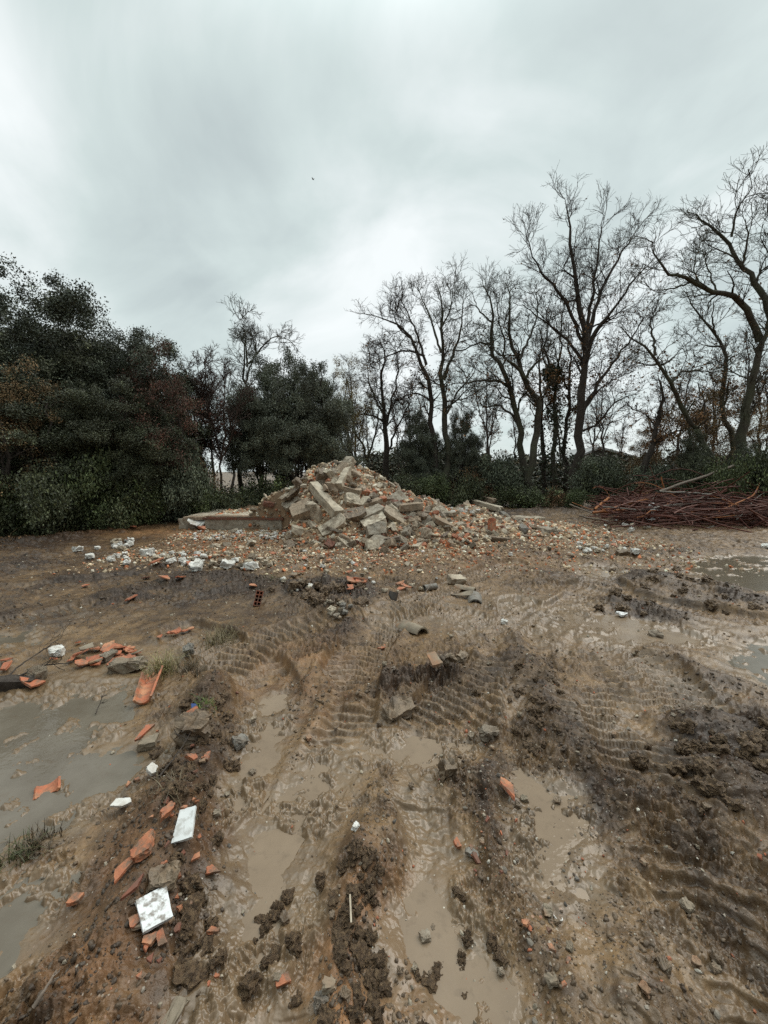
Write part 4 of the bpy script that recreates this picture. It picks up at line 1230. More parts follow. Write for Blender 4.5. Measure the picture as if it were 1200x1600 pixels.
def shard_mesh(name, seed, L, W, T, curve=0.0, n=7, res=8):
    """a piece broken off a tile or slab: uneven outline, real thickness, perhaps curved across"""
    r = random.Random(seed); bm = bmesh.new()
    angs = sorted(r.uniform(0, 2 * math.pi) for _ in range(n)) if n > 4 else [math.pi / 4 + i * math.pi / 2 + r.uniform(-.18, .18) for i in range(4)]
    ring = []
    for a in angs:
        m = max(abs(math.cos(a)), abs(math.sin(a))); k = r.uniform(.78, 1.0)
        ring.append((math.cos(a) / m * W / 2 * k, math.sin(a) / m * L / 2 * k))
    f = bm.faces.new([bm.verts.new((x, y, 0)) for x, y in ring])
    if f.normal.z < 0: f.normal_flip()
    ex = bmesh.ops.extrude_face_region(bm, geom=[f])
    for v in [g for g in ex['geom'] if isinstance(g, bmesh.types.BMVert)]: v.co.z += T
    bmesh.ops.recalc_face_normals(bm, faces=bm.faces[:])
    bmesh.ops.triangulate(bm, faces=bm.faces[:])
    bmesh.ops.subdivide_edges(bm, edges=bm.edges[:], cuts=3, use_grid_fill=True)
    for v in bm.verts:
        v.co += Vector((r.uniform(-1, 1), r.uniform(-1, 1), r.uniform(-.5, .5))) * T * .10
        if curve:
            R = 1 / curve; th = v.co.x / R; rr_ = R - v.co.z
            v.co.x = math.sin(th) * rr_; v.co.z = R - math.cos(th) * rr_
    bm.normal_update()
    me = bpy.data.meshes.new(name); bm.to_mesh(me); bm.free()
    me.polygons.foreach_set('use_smooth', np.full(len(me.polygons), True)); me.set_sharp_from_angle(angle=.6)
    return me


def arc_tile(name, seed, L, r0, r1, T, half=1.45, jag=.12):
    """a half-round roof tile, a little narrower at one end, one end broken"""
    r = random.Random(seed); na, nl = 15, 15; V = []
    off = [r.uniform(-jag, jag) * L * .5 for _ in range(na)]
    for side in (0, 1):
        for i in range(nl):
            for j in range(na):
                a = -half + 2 * half * j / (na - 1); R = (r0 + (r1 - r0) * i / (nl - 1)) - side * T
                y = -L / 2 + L * i / (nl - 1)
                if i == nl - 1: y += off[j]
                V.append((math.sin(a) * R + r.uniform(-1, 1) * .0012, y, math.cos(a) * R + r.uniform(-1, 1) * .0012))
    idx = lambda s, i, j: s * nl * na + i * na + j
    Q = []
    for i in range(nl - 1):
        for j in range(na - 1):
            Q.append((idx(0, i, j), idx(0, i, j + 1), idx(0, i + 1, j + 1), idx(0, i + 1, j)))
            Q.append((idx(1, i, j), idx(1, i + 1, j), idx(1, i + 1, j + 1), idx(1, i, j + 1)))
    for i in range(nl - 1):
        Q.append((idx(0, i, 0), idx(0, i + 1, 0), idx(1, i + 1, 0), idx(1, i, 0)))
        Q.append((idx(0, i, na - 1), idx(1, i, na - 1), idx(1, i + 1, na - 1), idx(0, i + 1, na - 1)))
    for j in range(na - 1):
        Q.append((idx(0, 0, j), idx(1, 0, j), idx(1, 0, j + 1), idx(0, 0, j + 1)))
        Q.append((idx(0, nl - 1, j), idx(0, nl - 1, j + 1), idx(1, nl - 1, j + 1), idx(1, nl - 1, j)))
    me = np_mesh(name, V, Q); me.set_sharp_from_angle(angle=.7); return me


def hollow_brick(name):
    """a brick with two rows of square holes through its end face"""
    bm = bmesh.new(); nx, nz = 2, 4; w, h, d = .105, .22, .13
    t = .012; cw = (w - t * (nx + 1)) / nx; ch = (h - t * (nz + 1)) / nz
    xs = [-w / 2]; zs = [-h / 2]
    for i in range(nx): xs += [xs[-1] + t, xs[-1] + t + cw]
    xs.append(w / 2)
    for i in range(nz): zs += [zs[-1] + t, zs[-1] + t + ch]
    zs.append(h / 2)
    def q(*c): bm.faces.new([bm.verts.new(v) for v in c])
    for i in range(len(xs) - 1):
        for j in range(len(zs) - 1):
            a, b, c, e = xs[i], xs[i + 1], zs[j], zs[j + 1]
            if i % 2 and j % 2:
                y1 = .06
                q((a, -d / 2, c), (a, y1, c), (a, y1, e), (a, -d / 2, e)); q((b, -d / 2, c), (b, -d / 2, e), (b, y1, e), (b, y1, c))
                q((a, -d / 2, c), (b, -d / 2, c), (b, y1, c), (a, y1, c)); q((a, -d / 2, e), (a, y1, e), (b, y1, e), (b, -d / 2, e))
                q((a, y1, c), (b, y1, c), (b, y1, e), (a, y1, e))
            else: q((a, -d / 2, c), (b, -d / 2, c), (b, -d / 2, e), (a, -d / 2, e))
    x, z, y = w / 2, h / 2, d / 2
    q((-x, y, -z), (-x, y, z), (x, y, z), (x, y, -z)); q((-x, -y, -z), (-x, -y, z), (-x, y, z), (-x, y, -z)); q((x, -y, -z), (x, y, -z), (x, y, z), (x, -y, z))
    q((-x, -y, z), (x, -y, z), (x, y, z), (-x, y, z)); q((-x, -y, -z), (-x, y, -z), (x, y, -z), (x, -y, -z))
    bmesh.ops.remove_doubles(bm, verts=bm.verts[:], dist=1e-5)
    me = bpy.data.meshes.new(name); bm.to_mesh(me); bm.free(); return me


def pipe_mesh(name, L, R, T):
    n = 24; V = []; Q = []
    for rad in (R, R - T):
        for y in (-L / 2, L / 2):
            for i in range(n): V.append((math.cos(i / n * 6.28318) * rad, y, math.sin(i / n * 6.28318) * rad))
    for i in range(n):
        j = (i + 1) % n
        Q += [(i, j, n + j, n + i), (2 * n + i, 3 * n + i, 3 * n + j, 2 * n + j), (i, 2 * n + i, 2 * n + j, j), (n + i, n + j, 3 * n + j, 3 * n + i)]
    me = np_mesh(name, V, Q); me.set_sharp_from_angle(angle=.7); return me


# ------------------------------------------------------------------ the heap of rubble: fine stuff
def rubble():
    rs = np.random.RandomState(90); nx, ny = 520, 330
    x = np.linspace(-5.2, 6.4, nx); y = np.linspace(7.3, 13.4, ny); X, Y = np.meshgrid(x, y)
    Z = heap_z(X, Y) + .035 * billow(X * 7, Y * 7, 3, 91); Gz = ground_z(X, Y)
    keep = (Z > Gz - .12)
    V = np.stack([X, Y, np.maximum(Z, Gz - .2)], -1).reshape(-1, 3)
    i = np.arange(ny - 1)[:, None] * nx; j = np.arange(nx - 1)[None, :]
    kq = (keep[:-1, :-1] | keep[1:, 1:]).ravel()
    Q = np.stack([i + j, i + j + 1, i + nx + j + 1, i + nx + j], -1).reshape(-1, 4)[kq]
    n = fbm(X * 3, Y * 3, 4, 92)[..., None]
    c = np.array([.25, .165, .10]) * (1 + .35 * n); c = np.clip(c, 0.02, 1).reshape(-1, 3)
    # chips lying all over the heap, and thinning out over the yard in front
    N = 34000
    cx = rs.uniform(-5.2, 6.2, N * 3); cy_ = 6.0 + 6.6 * rs.rand(N * 3) ** .85; hz = heap_z(cx, cy_); gz = ground_z(cx, cy_)
    p = np.where(hz > gz, .80, .12 + .55 * patch(cx, cy_, DUST)); k = rs.rand(len(cx)) < p
    cx, cy_, hz, gz = [a[k][:N] for a in (cx, cy_, hz, gz)]
    on = hz > gz
    size = np.where(on, .014 + .060 * rs.rand(len(cx)) ** 2.6, .012 + .030 * rs.rand(len(cx)) ** 3)
    pos = np.stack([cx, cy_, np.maximum(hz, gz) + size * .25], 1)
    v2, t2, c2 = chips(pos, size, rs, [((.58, .46, .31), .30), ((.40, .29, .19), .28), ((.74, .67, .54), .11), ((.50, .18, .08), .23), ((.25, .18, .12), .14)])
    me = np_mesh('rubble', np.concatenate([V, v2]), Q, t2 + len(V), np.concatenate([c, c2]), False)
    tag(obj('rubble', me, CHIPS), 'heap of crushed concrete, brick and plaster crumbs under the larger lumps', 'rubble', None, 'stuff')


_ICO = None


def chips(pos, size, rs, palette, flat=.75, jit=.22):
    """many small angular stones as one soup of triangles"""
    global _ICO
    if _ICO is None:
        bm = bmesh.new(); bmesh.ops.create_icosphere(bm, subdivisions=1, radius=.5)
        _ICO = (np.array([v.co for v in bm.verts]), np.array([[v.index for v in f.verts] for f in bm.faces])); bm.free()
    IV, IF = _ICO; n = len(pos); kv = len(IV)
    M = rotmats(n, rs); L = IV[None] * (1 + jit * rs.normal(size=(n, kv, 1))) * np.stack([np.ones(n), rs.uniform(.6, 1, n), rs.uniform(.35, flat, n)], 1)[:, None, :]
    V = pos[:, None, :] + np.einsum('nij,nkj->nki', M, L) * (size * 2)[:, None, None]
    F = (IF[None] + (np.arange(n) * kv)[:, None, None]).reshape(-1, 3)
    w = np.array([p[1] for p in palette]); ci = rs.choice(len(palette), n, p=w / w.sum())
    c = np.array([p[0] for p in palette])[ci] * np.exp(rs.normal(size=(n, 1)) * .22)
    return V.reshape(-1, 3), F, np.repeat(np.clip(c, 0, 1), kv, 0)


rubble()


def clods():
    """lumps of mud kneaded up by the tracks, and pebbles trodden into it"""
    rs = np.random.RandomState(95); N = 220000
    r = .8 + 9.5 * rs.rand(N) ** 1.5; a = rs.uniform(-.93, .93, N); x = np.sin(a) * r; y = np.cos(a) * r
    wx, wy = warp(x, y)
    rg = np.zeros(N)
    for P, w, h in RIDGES:
        k = near_mask(wx, wy, P, w * 3)
        if k.any(): d, _, _ = seg_dist(wx[k], wy[k], P); rg[k] = np.maximum(rg[k], np.exp(-(d / w / 1.2) ** 2))
    slick = np.clip(patch(wx, wy, SLICK), 0, 1); dk = patch(wx, wy, DARK)
    for kind, P, lev in PUDDLES:
        k = near_mask(wx, wy, P, .3)
        if k.any(): d = poly_sd(wx[k], wy[k], P); slick[k] = np.maximum(slick[k], sstep(.12, -.02, d) * 1.05)
    cl = sstep(-.05, .5, fbm(x * 2.2, y * 2.2, 3, 96) + .1)
    p = np.clip(.15 + .45 * cl + .6 * rg + .4 * dk - .75 * slick, .005, 1)
    k = rs.rand(N) < p * .30; x, y, r, dk, rg = x[k], y[k], r[k], dk[k], rg[k]
    n = len(x); s = (.0025 + .0085 * rs.rand(n) ** 4) * (1 + .4 * rg) * np.clip(.6 + r * .20, .8, 2.2)
    pos = np.stack([x, y, ground_z(x, y) - s * .15], 1)
    # each clod: icosphere, subdivided twice, dented
    bm = bmesh.new(); bmesh.ops.create_icosphere(bm, subdivisions=2, radius=.5)
    IV = np.array([v.co for v in bm.verts]); IF = np.array([[v.index for v in f.verts] for f in bm.faces]); bm.free()
    kv = len(IV); protos = []
    for q in range(14):
        d = 1 + .45 * pn(IV[:, 0] * 2.6 + q * 3.1 + IV[:, 2], IV[:, 1] * 2.6 + IV[:, 2] * 1.7, q) + .45 * pn(IV[:, 0] * 6 + q, IV[:, 1] * 6 + IV[:, 2] * 5, q + 3)
        protos.append(IV * d[:, None] * np.array([1, rs.uniform(.6, 1), rs.uniform(.5, .8)]))
    protos = np.array(protos)[rs.randint(0, 14, n)]
    M = rotmats(n, rs)
    V = pos[:, None, :] + np.einsum('nij,nkj->nki', M, protos) * (s * 2)[:, None, None]
    F = (IF[None] + (np.arange(n) * kv)[:, None, None]).reshape(-1, 3)
    ri = np.clip(np.searchsorted(RX, np.hypot(x, y)), 0, len(RX) - 1); ai = np.clip((np.arctan2(x, y) + A0) / (2 * A0) * (NA_DENSE - 1), 0, NA_DENSE - 1).astype(int)
    f = np.clip(_dk.reshape(len(RX), len(AX))[ri, ai] * .9 + .25 + .18 * rs.normal(size=n), 0, 1)[:, None]
    c = np.array([.190, .130, .078]) * (1 - f) + np.array([.055, .036, .023]) * f
    tag(obj('mud_clods', np_mesh('mud_clods', V.reshape(-1, 3), None, F, np.repeat(c, kv, 0), True), CLODM), 'loose clods of wet mud thrown up by the tracks', 'mud', None, 'stuff')
    # gravel
    N = 30000; r = .8 + 9 * rs.rand(N) ** 1.6; a = rs.uniform(-.93, .93, N); x = np.sin(a) * r; y = np.cos(a) * r
    du = patch(x, y, DUST); sl = patch(x, y, SLICK)
    k = rs.rand(N) < (.10 + .5 * du + .12 * rs.rand(N)) * (1 - .8 * np.clip(sl, 0, 1)); x, y, r = x[k], y[k], r[k]; n = len(x)
    s = (.0035 + .010 * rs.rand(n) ** 4) * np.clip(.7 + r * .14, .8, 1.9)
    pos = np.stack([x, y, ground_z(x, y) + s * .3], 1)
    v, t, c = chips(pos, s, rs, [((.34, .29, .22), .36), ((.22, .19, .155), .30), ((.50, .46, .39), .12), ((.37, .13, .07), .12), ((.14, .125, .11), .10)])
    tag(obj('gravel', np_mesh('gravel', v, None, t, c, False), CHIPS), 'pebbles and crumbs of brick trodden into the mud', 'gravel', None, 'stuff')


clods()

# ------------------------------------------------------------------ the heap of rubble: lumps one can pick out
CH = [chunk_mesh('concrete_chunk', 400 + i, d, .42, .07, 3) for i, d in enumerate([(1, .8, .6), (1, .7, .45), (1, .9, .5), (1, .6, .5), (1, .85, .7), (1, .7, .35)])]
SL = [chunk_mesh('concrete_slab', 420 + i, d, .34, .07, 4, True) for i, d in enumerate([(1, .7, .20), (1, .6, .16), (1, .8, .24), (1, .5, .2), (1, .65, .14)])]
BM_ = [chunk_mesh('concrete_beam', 440 + i, d, .14, .10, 5) for i, d in enumerate([(1, .17, .15), (1, .2, .12), (1, .13, .13)])]
PT = [chunk_mesh('concrete_slab', 450, (1, .55, .28), .45, .04, 4)]
SHR = .70
SHELL = {'chunk': CH, 'slab': SL, 'beam': BM_, 'point': PT}


def piece(kind, px, py, size, rot, label, mat=None, name=None, i=0, lift=.12, group=None, cat=None):
    lst = SHELL[kind]; me = lst[i % len(lst)]
    mat = mat or CONC
    if me.materials and me.materials[0] != mat: me = me.copy(); me.materials.clear()
    p = hit(px, py)
    s = (size,) * 3 if isinstance(size, (int, float)) else (size[0], size[1] * size[0] ** .0, size[2])
    s = (s[0] * SHR, s[1] * SHR, s[2] * SHR)
    o = obj(name or me.name.split('.')[0], me, mat, None, (p[0], p[1], p[2] + lift * s[0]), rot, s)
    return tag(o, label, cat or {'chunk': 'concrete lump', 'slab': 'concrete slab', 'beam': 'concrete beam', 'point': 'concrete slab'}[kind], group)


def beam_between(a, b, thick, label, mat=None, i=0, lift=.1, name='concrete_beam', cat='concrete beam', group=None):
    A = hit(*a); B = hit(*b); d = Vector(B - A); me = BM_[i % 3]; mat = mat or CONC
    if me.materials and me.materials[0] != mat: me = me.copy(); me.materials.clear()
    M = d.to_track_quat('X', 'Z'); L = d.length
    o = obj(name, me, mat, None, Vector((A + B) / 2) + Vector((0, -.03, lift)), M.to_euler(), (L, thick / .17, thick / .14))
    return tag(o, label, cat, group)


piece('point', 491, 812, (.92, .95, 1.0), (.15, 1.28, 1.2), 'tall pointed grey slab standing on its tip at the front of the heap', i=0, lift=.12)
piece('slab', 472, 802, (.70, .8, 1.3), (.55, -.35, .2), 'broad grey slab leaning against the pointed one', i=2)
beam_between((488, 768), (528, 816), .20, 'long cream beam lying down the front of the heap', CREAM, 0, .16)
beam_between((462, 756), (512, 768), .19, 'grey concrete beam lying level near the top of the heap', CONC, 1, .10)
beam_between((508, 766), (562, 780), .21, 'grey beam end to end with the level one, its end cracked', CONC, 0, .10)
beam_between((530, 770), (546, 742), .20, 'short cream post sticking up near the crest', CREAM, 2, .14)
piece('chunk', 550, 786, .52, (.9, .2, .4), 'rounded pale rock in the middle of the heap', CREAM, i=4)
piece('slab', 641, 799, (.78, .75, 1.0), (.02, -.10, .12), 'flat pale slab jutting out on the right shoulder', CONC, i=0, lift=.2)
piece('slab', 622, 786, (.62, .7, 1.1), (.75, -.5, .5), 'grey slab tilted behind the flat jutting one', i=2)
piece('slab', 581, 812, (.80, .75, 1.1), (.30, -.42, .25), 'upper of three slabs stacked askew at the front of the heap', i=0, lift=.26)
piece('slab', 584, 824, (.76, .75, 1.2), (.36, -.36, .22), 'middle of three slabs stacked askew at the front of the heap', i=2, lift=.22)
piece('slab', 588, 836, (.66, .8, 2.0), (.9, -.15, .15), 'lowest of three slabs stacked askew, the thickest', i=3, lift=.16)
piece('slab', 521, 826, (.86, .8, 1.0), (.70, -.60, .1), 'brown grey slab sloping below the cream beam', i=1, lift=.12)
piece('chunk', 468, 832, .50, (.2, .3, .5), 'pale block at the foot of the foundation wall', CREAM, i=1)
piece('slab', 553, 808, (.78, .8, 1.1), (.5, -.25, .1), 'dark brown slab under the rounded pale rock', MUDDY, i=4)
piece('beam', 582, 793, (.62, 1.6, 1.6), (.1, -.25, .4), 'short grey beam pointing out over the dark brown slab', i=1, lift=.22)
piece('slab', 618, 814, (.86, .7, 1.1), (.55, .55, .1), 'long grey slab sloping down to the right among grey blocks', i=1, lift=.16)
piece('slab', 697, 823, (.90, .6, 1.0), (.35, .42, .2), 'flat grey slab sliding off the right foot of the heap', i=1, lift=.1)
piece('slab', 685, 803, (1.2, .5, .9), (.1, .05, .15), 'long thin slab half buried on the right foot', i=4, lift=.02)
for q in [(667, 818, .42, 'square grey block below the flat jutting slab'), (664, 836, .38, 'upright grey block at the right front foot'), (636, 836, .40, 'brown grey block, second of the row at the right front foot'), (615, 828, .36, 'grey block between the slab stack and the row of blocks'), (647, 824, .36, 'pale grey block wedged under the jutting slab'), (655, 851, .34, 'lowest grey block of the right front foot'), (610, 852, .32, 'small dark block in front of the slab stack'), (575, 852, .46, 'narrow block lying in front of the slab stack'), (600, 864, .30, 'grey stone fallen a little out of the heap'), (539, 842, .36, 'flat pale stone below the brown grey sloping slab')]:
    piece('chunk', q[0], q[1], q[2], (q[0] % 7 * .3, q[1] % 5 * .25, q[0] % 11 * .5), q[3], None, i=q[0])
piece('slab', 541, 730, (.70, .55, 1.3), (.35, -.85, .6), 'uppermost slab leaning at the very top of the heap', i=0, lift=.1)
piece('slab', 533, 737, (.62, .6, 1.2), (.35, -.80, .7), 'second slab leaning under the uppermost one', i=1, lift=.1)
piece('slab', 549, 736, (.55, .5, 1.4), (.2, 1.05, .3), 'slab propped against the back of the uppermost ones', CREAM, i=3, lift=.1)
piece('slab', 410, 776, (.66, .8, 1.3), (.7, -.75, .4), 'pale slab propped on the left shoulder above the wall', CREAM, i=2)
piece('slab', 398, 772, (.7, .6, 1.0), (.2, -.5, .5), 'grey slab behind the pale one on the left shoulder', i=1)
piece('chunk', 420, 789, .42, (.3, .2, .3), 'red brown clay block on the left slope', BRICKD, 'brick_block', 1, cat='brick block')
piece('slab', 455, 789, (.68, .6, 1.0), (.5, -.65, .5), 'grey slab lying down the left slope towards the wall', i=0)
piece('beam', 459, 775, (.75, 1.3, 1.2), (.2, -.65, .7), 'thin brown beam leaning on the left slope', MUDDY, i=1, lift=.2)
piece('beam', 450, 779, (.66, 1.2, 1.2), (.2, -.6, .8), 'thin grey beam beside the brown one on the left slope', i=0, lift=.2)
piece('chunk', 467, 757, .46, (.4, .7, .2), 'brown slab set on edge left of the level beam', MUDDY, i=3)
piece('chunk', 480, 733, .44, (.4, .2, .9), 'rounded grey rock on the left of the crest', i=4)
piece('chunk', 507, 747, .50, (.6, .3, .3), 'dark round boulder just under the crest', MUDDY, i=4)
piece('chunk', 515, 745, .42, (.2, .9, .8), 'cream lump beside the dark round boulder', CREAM, i=2)
piece('chunk', 526, 756, .40, (1.1, .4, .2), 'white faced rock left of the short post', CREAM, i=0)
piece('chunk', 555, 744, .36, (.4, .5, .1), 'grey round stone on the right of the crest', i=4)
piece('chunk', 575, 748, .36, (.3, .2, .4), 'grey stone where the crest starts to fall to the right', i=1)
piece('chunk', 569, 770, .34, (.5, .1, .4), 'red brick lump right of the cracked beam', BRICK, 'brick_block', 0, cat='brick block')
piece('chunk', 601, 797, .30, (.2, .5, .6), 'red brick lump sunk between grey slabs', BRICK, 'brick_block', 2, cat='brick block')
piece('slab', 626, 756, (.42, .5, .8), (.3, .45, .3), 'orange tile on the ridge of the right slope', BRICK, 'roof_tile_shard', 1, cat='tile shard')
piece('slab', 596, 744, (.6, .7, .8), (.2, .1, .3), 'dark red tile lying on the right of the crest', BRICKD, 'roof_tile_shard', 0, cat='tile shard')
piece('chunk', 443, 757, .30, (.2, .5, .6), 'orange brick lump on the left edge of the heap', BRICK, 'brick_block', 3, cat='brick block')
piece('slab', 455, 738, (.5, .6, 1.0), (.3, -.6, .2), 'grey stone slab on the left edge of the crest', i=3)


def zone(x, y, z):
    h = 'near the crest' if z > 1.45 else 'on the upper slope' if z > 1.0 else 'halfway up' if z > .5 else 'low down'
    s = 'on the left flank' if x < -1.9 else 'on the front left' if x < -.9 else 'on the front' if x < .2 else 'on the front right' if x < 1.3 else 'on the right flank' if x < 2.6 else 'on the far right skirt'
    return h + ' ' + s


def lumps():
    rs = np.random.RandomState(120); made = 0; placed = []
    while made < 640:
        x = rs.uniform(-3.9, 4.2); y = rs.uniform(7.8, 11.2); z = float(heap_z(x, y)); g = float(ground_z(x, y))
        if z < g + .02 and rs.rand() > .06: continue
        if x > 1.8 and rs.rand() < .45: continue
        front = -1.6 < x < 1.7 and y < 9.6
        s = rs.uniform(.09, .22) if not front else rs.uniform(.10, .28)
        if any((x - a) ** 2 + (y - b) ** 2 < (.27 * (s + c)) ** 2 for a, b, c in placed): continue
        placed.append((x, y, s))
        k = rs.rand() if rs.rand() > .12 else .95; zz = max(z, g)
        if k < .58: me, mt, nm, ct, what = CH[rs.randint(6)], [CONC, CONC, CONC, CREAM, STONE, MUDDY][rs.randint(6)], 'concrete_chunk', 'concrete lump', 'small broken concrete lump'
        elif k < .82: me, mt, nm, ct, what = SL[rs.randint(5)], [CONC, CONC, CREAM, STONE][rs.randint(4)], 'concrete_slab', 'concrete slab', 'small flat slab piece'; s *= 1.35
        elif k < .90: me, mt, nm, ct, what = BM_[rs.randint(3)], [CONC, CREAM, STEELG][rs.randint(3)], 'broken_stick', 'broken piece', 'narrow long fragment'; s *= 1.9
        else: me, mt, nm, ct, what = CH[rs.randint(6)], [BRICK, BRICK, BRICKD][rs.randint(3)], 'brick_block', 'brick block', 'small red brick fragment'; s *= .8
        key = (nm, mt.name)
        if key not in _var: m2 = {}; _var[key] = m2
        m2 = _var[key]
        if me.name not in m2:
            c = me.copy(); c.name = nm; c.materials.clear(); c.materials.append(mt); m2[me.name] = c
        o = obj(nm, m2[me.name], None, None, (x, y, zz + s * .14), tuple(rs.uniform(-.7, .7, 2)) + (rs.rand() * 6.28,), (s, s * rs.uniform(.75, 1.15), s * rs.uniform(.8, 1.3)))
        lb = what + ' ' + zone(x, y, zz) + ' of the heap'
        tag(o, lb, ct, lb + ', alike'); made += 1


_var = {}
lumps()


# ------------------------------------------------------------------ the old foundation wall left of the heap
def foundation():
    Yf = 10.45; a = at(286, 826, 10.7); zt = .34
    e = empty('foundation_wall', (a[0], 10.7, 0)); tag(e, 'remnant of a low concrete foundation wall with a brick course on top', 'wall')
    def block(name, x0, x1, y0, y1, z0, z1, mat, seed, chip=.05, rough=.02, skew=0):
        me = chunk_mesh(name, seed, (x1 - x0, y1 - y0, z1 - z0), chip, rough, 5)
        o = obj(name, me, mat, e, ((x0 + x1) / 2, (y0 + y1) / 2, (z0 + z1) / 2), (0, 0, skew)); return o
    block('end_pillar', -.06, .36, -.12, .30, -.15, zt - .03, CONC, 501, .10, .05)
    block('wall_face', .62, 2.75, -.16, .06, -.15, zt - .045, CONC, 502, .02, .03, -.10)
    block('brick_course', .58, 2.80, -.19, .10, zt - .043, zt + .012, BRICKD, 503, .03, .10, -.10)
    block('capping', .60, 2.78, -.14, .16, zt + .014, zt + .04, TILEG, 506, .05, .25, -.10)
    block('floor_slab', -.02, 2.85, .32, 2.5, -.15, zt + .02, CONC, 504, .04, .03)
    block('broken_sill', .05, .66, -.10, .26, zt - .06, zt + .02, CONC, 505, .2, .08, .1)
    p = Vector(e.location)
    for i, (dx, dz, lb) in enumerate([(.42, .10, 'white plaster slab hanging in the gap of the foundation wall'), (.50, .03, 'second white slab fallen into the gap of the foundation wall')]):
        me = shard_mesh('plaster_slab', 510 + i, .3, .5, .03, 0, 6); tag(obj('plaster_slab', me, PLASTER, None, (p.x + dx, p.y - .1, dz + .10), (.5, .35 * (1 - 2 * i), .2)), lb, 'plaster slab')
    me = shard_mesh('brick_fragment', 515, .2, .22, .06, 0, 6); tag(obj('brick_fragment', me, BRICK, None, (p.x + .62, p.y - .28, .06), (.6, .3, .5)), 'red brick piece in the gap of the foundation wall', 'brick')


foundation()
# rubble on the old floor behind the wall and light stones along its foot are part of the yard's loose pieces below

# ------------------------------------------------------------------ single pieces lying about, measured in the photograph
def lay(name, me, mat, px, py, rot, label, cat, lift=.0, scale=1., group=None):
    p = hit(px, py); z = float(surf_z(p[0], p[1]))
    if me.materials and me.materials[0] != mat: me = me.copy(); me.materials.clear()
    s = (scale,) * 3 if isinstance(scale, (int, float)) else scale
    o = obj(name, me, mat, None, (p[0], p[1], z + lift), rot, s); return tag(o, label, cat, group)


R = math.radians


def head(a, b):
    A, B = G(*a), G(*b); return math.atan2(-(B[0] - A[0]), B[1] - A[1])


lay('tile_piece', shard_mesh('tile_piece', 600, .135, .082, .016, 0, 4), WHITEC, 290, 1304, (R(24), R(-4), head((280, 1322), (298, 1275))), 'clean white rectangular tile propped on the mud ridge', 'tile', .035)
lay('tile_piece', shard_mesh('tile_piece', 604, .125, .105, .014, 0, 4), WHITE, 240, 1430, (R(20), R(6), head((242, 1458), (226, 1402))), 'white square tile spattered with mud, lower on the ridge', 'tile', .03)
lay('clay_slab', shard_mesh('clay_slab', 602, .12, .085, .03, 0, 9), BRICKM, 230, 1330, (R(10), R(-8), head((208, 1348), (252, 1310))), 'orange clay slab half buried in the ridge beside the clean white tile', 'clay slab', .004)
lay('clay_slab', shard_mesh('clay_slab', 603, .08, .06, .03, 0, 7), BRICKM, 262, 1285, (R(20), R(10), R(40)), 'rounded orange clay piece above the clean white tile', 'clay slab', .03)
lay('roof_tile', shard_mesh('roof_tile', 605, .20, .085, .014, 1.6, 10), BRICK, 797, 1248, (R(-6), R(20), head((812, 1270), (782, 1230))), 'clean orange curved tile piece at the edge of the tan puddle', 'roof tile', .04)
lay('roof_tile', arc_tile('roof_tile', 606, .38, .060, .075, .013, 1.35, .25), BRICK, 231, 1078, (R(176), R(6), R(180) + head((224, 1097), (240, 1056))), 'long half-round orange roof tile lying open side up', 'roof tile', .065)
lay('roof_tile', arc_tile('roof_tile', 607, .075, .072, .072, .012, .85, .15), BRICK, 72, 1243, (R(190), R(-8), head((52, 1246), (92, 1232)) + R(90)), 'curved orange tile piece lying in the dark puddle', 'roof tile', .075)
lay('brick_fragment', chunk_mesh('brick_fragment', 608, (.10, .07, .05), .3, .08, 4), TILEG, 231, 1168, (R(8), R(5), R(20)), 'tan brick end beside the dark puddle', 'brick', .03)
lay('clay_slab', shard_mesh('clay_slab', 609, .11, .13, .016, 0, 5), BRICK, 233, 1160, (R(15), R(4), R(20)), 'orange tile cap on the tan brick end', 'clay slab', .062)
lay('concrete_block', chunk_mesh('concrete_block', 610, (.24, .10, .085), .35, .12, 5), STONE, 199, 1048, (R(4), R(-4), R(6)), 'pale rectangular stone block below the heap of tile shards', 'stone block', .05)
lay('roof_tile', arc_tile('roof_tile', 611, .30, .085, .10, .015, 1.3, .2), TILEG, 645, 984, (R(-6), R(8), R(35)), 'mud coated half-round roof tile with one red edge', 'roof tile', -.03)
lay('roof_tile', shard_mesh('roof_tile', 612, .16, .10, .02, 3, 4), TILEG, 678, 1036, (R(10), R(-8), R(12)), 'plain grey brown tile piece standing clear in the tracks', 'roof tile', .02)
lay('stone', chunk_mesh('stone', 613, (.12, .09, .08), .5, .13, 4), MUDDY, 698, 1034, (0, 0, .3), 'dark stone, left one of two beside the grey brown tile', 'stone', .02)
lay('stone', chunk_mesh('stone', 614, (.14, .09, .08), .5, .13, 4), MUDDY, 722, 1032, (0, .2, 1.0), 'dark stone, right one of two beside the grey brown tile', 'stone', .02)
lay('concrete_block', chunk_mesh('concrete_block', 615, (.20, .13, .10), .5, .14, 5), MUDDY, 619, 1112, (R(14), R(-10), R(35)), 'big mud coated block lying between the tracks', 'concrete block', .0)
lay('stone', chunk_mesh('stone', 616, (.12, .075, .06), .5, .13, 4), STONE, 766, 1150, (.1, .1, .2), 'pale tan stone beyond the small tan puddle', 'stone', .022)
lay('stone', chunk_mesh('stone', 617, (.09, .10, .14), .5, .13, 4), MUDDY, 697, 1212, (.25, .1, .4), 'brown upright stone at the end of the long puddle', 'stone', .03, .8)
lay('drain_pipe', pipe_mesh('drain_pipe', .20, .045, .008), GREY, 672, 922, (0, R(4), R(118)), 'short piece of grey pipe beyond the mud mound', 'pipe', .04)
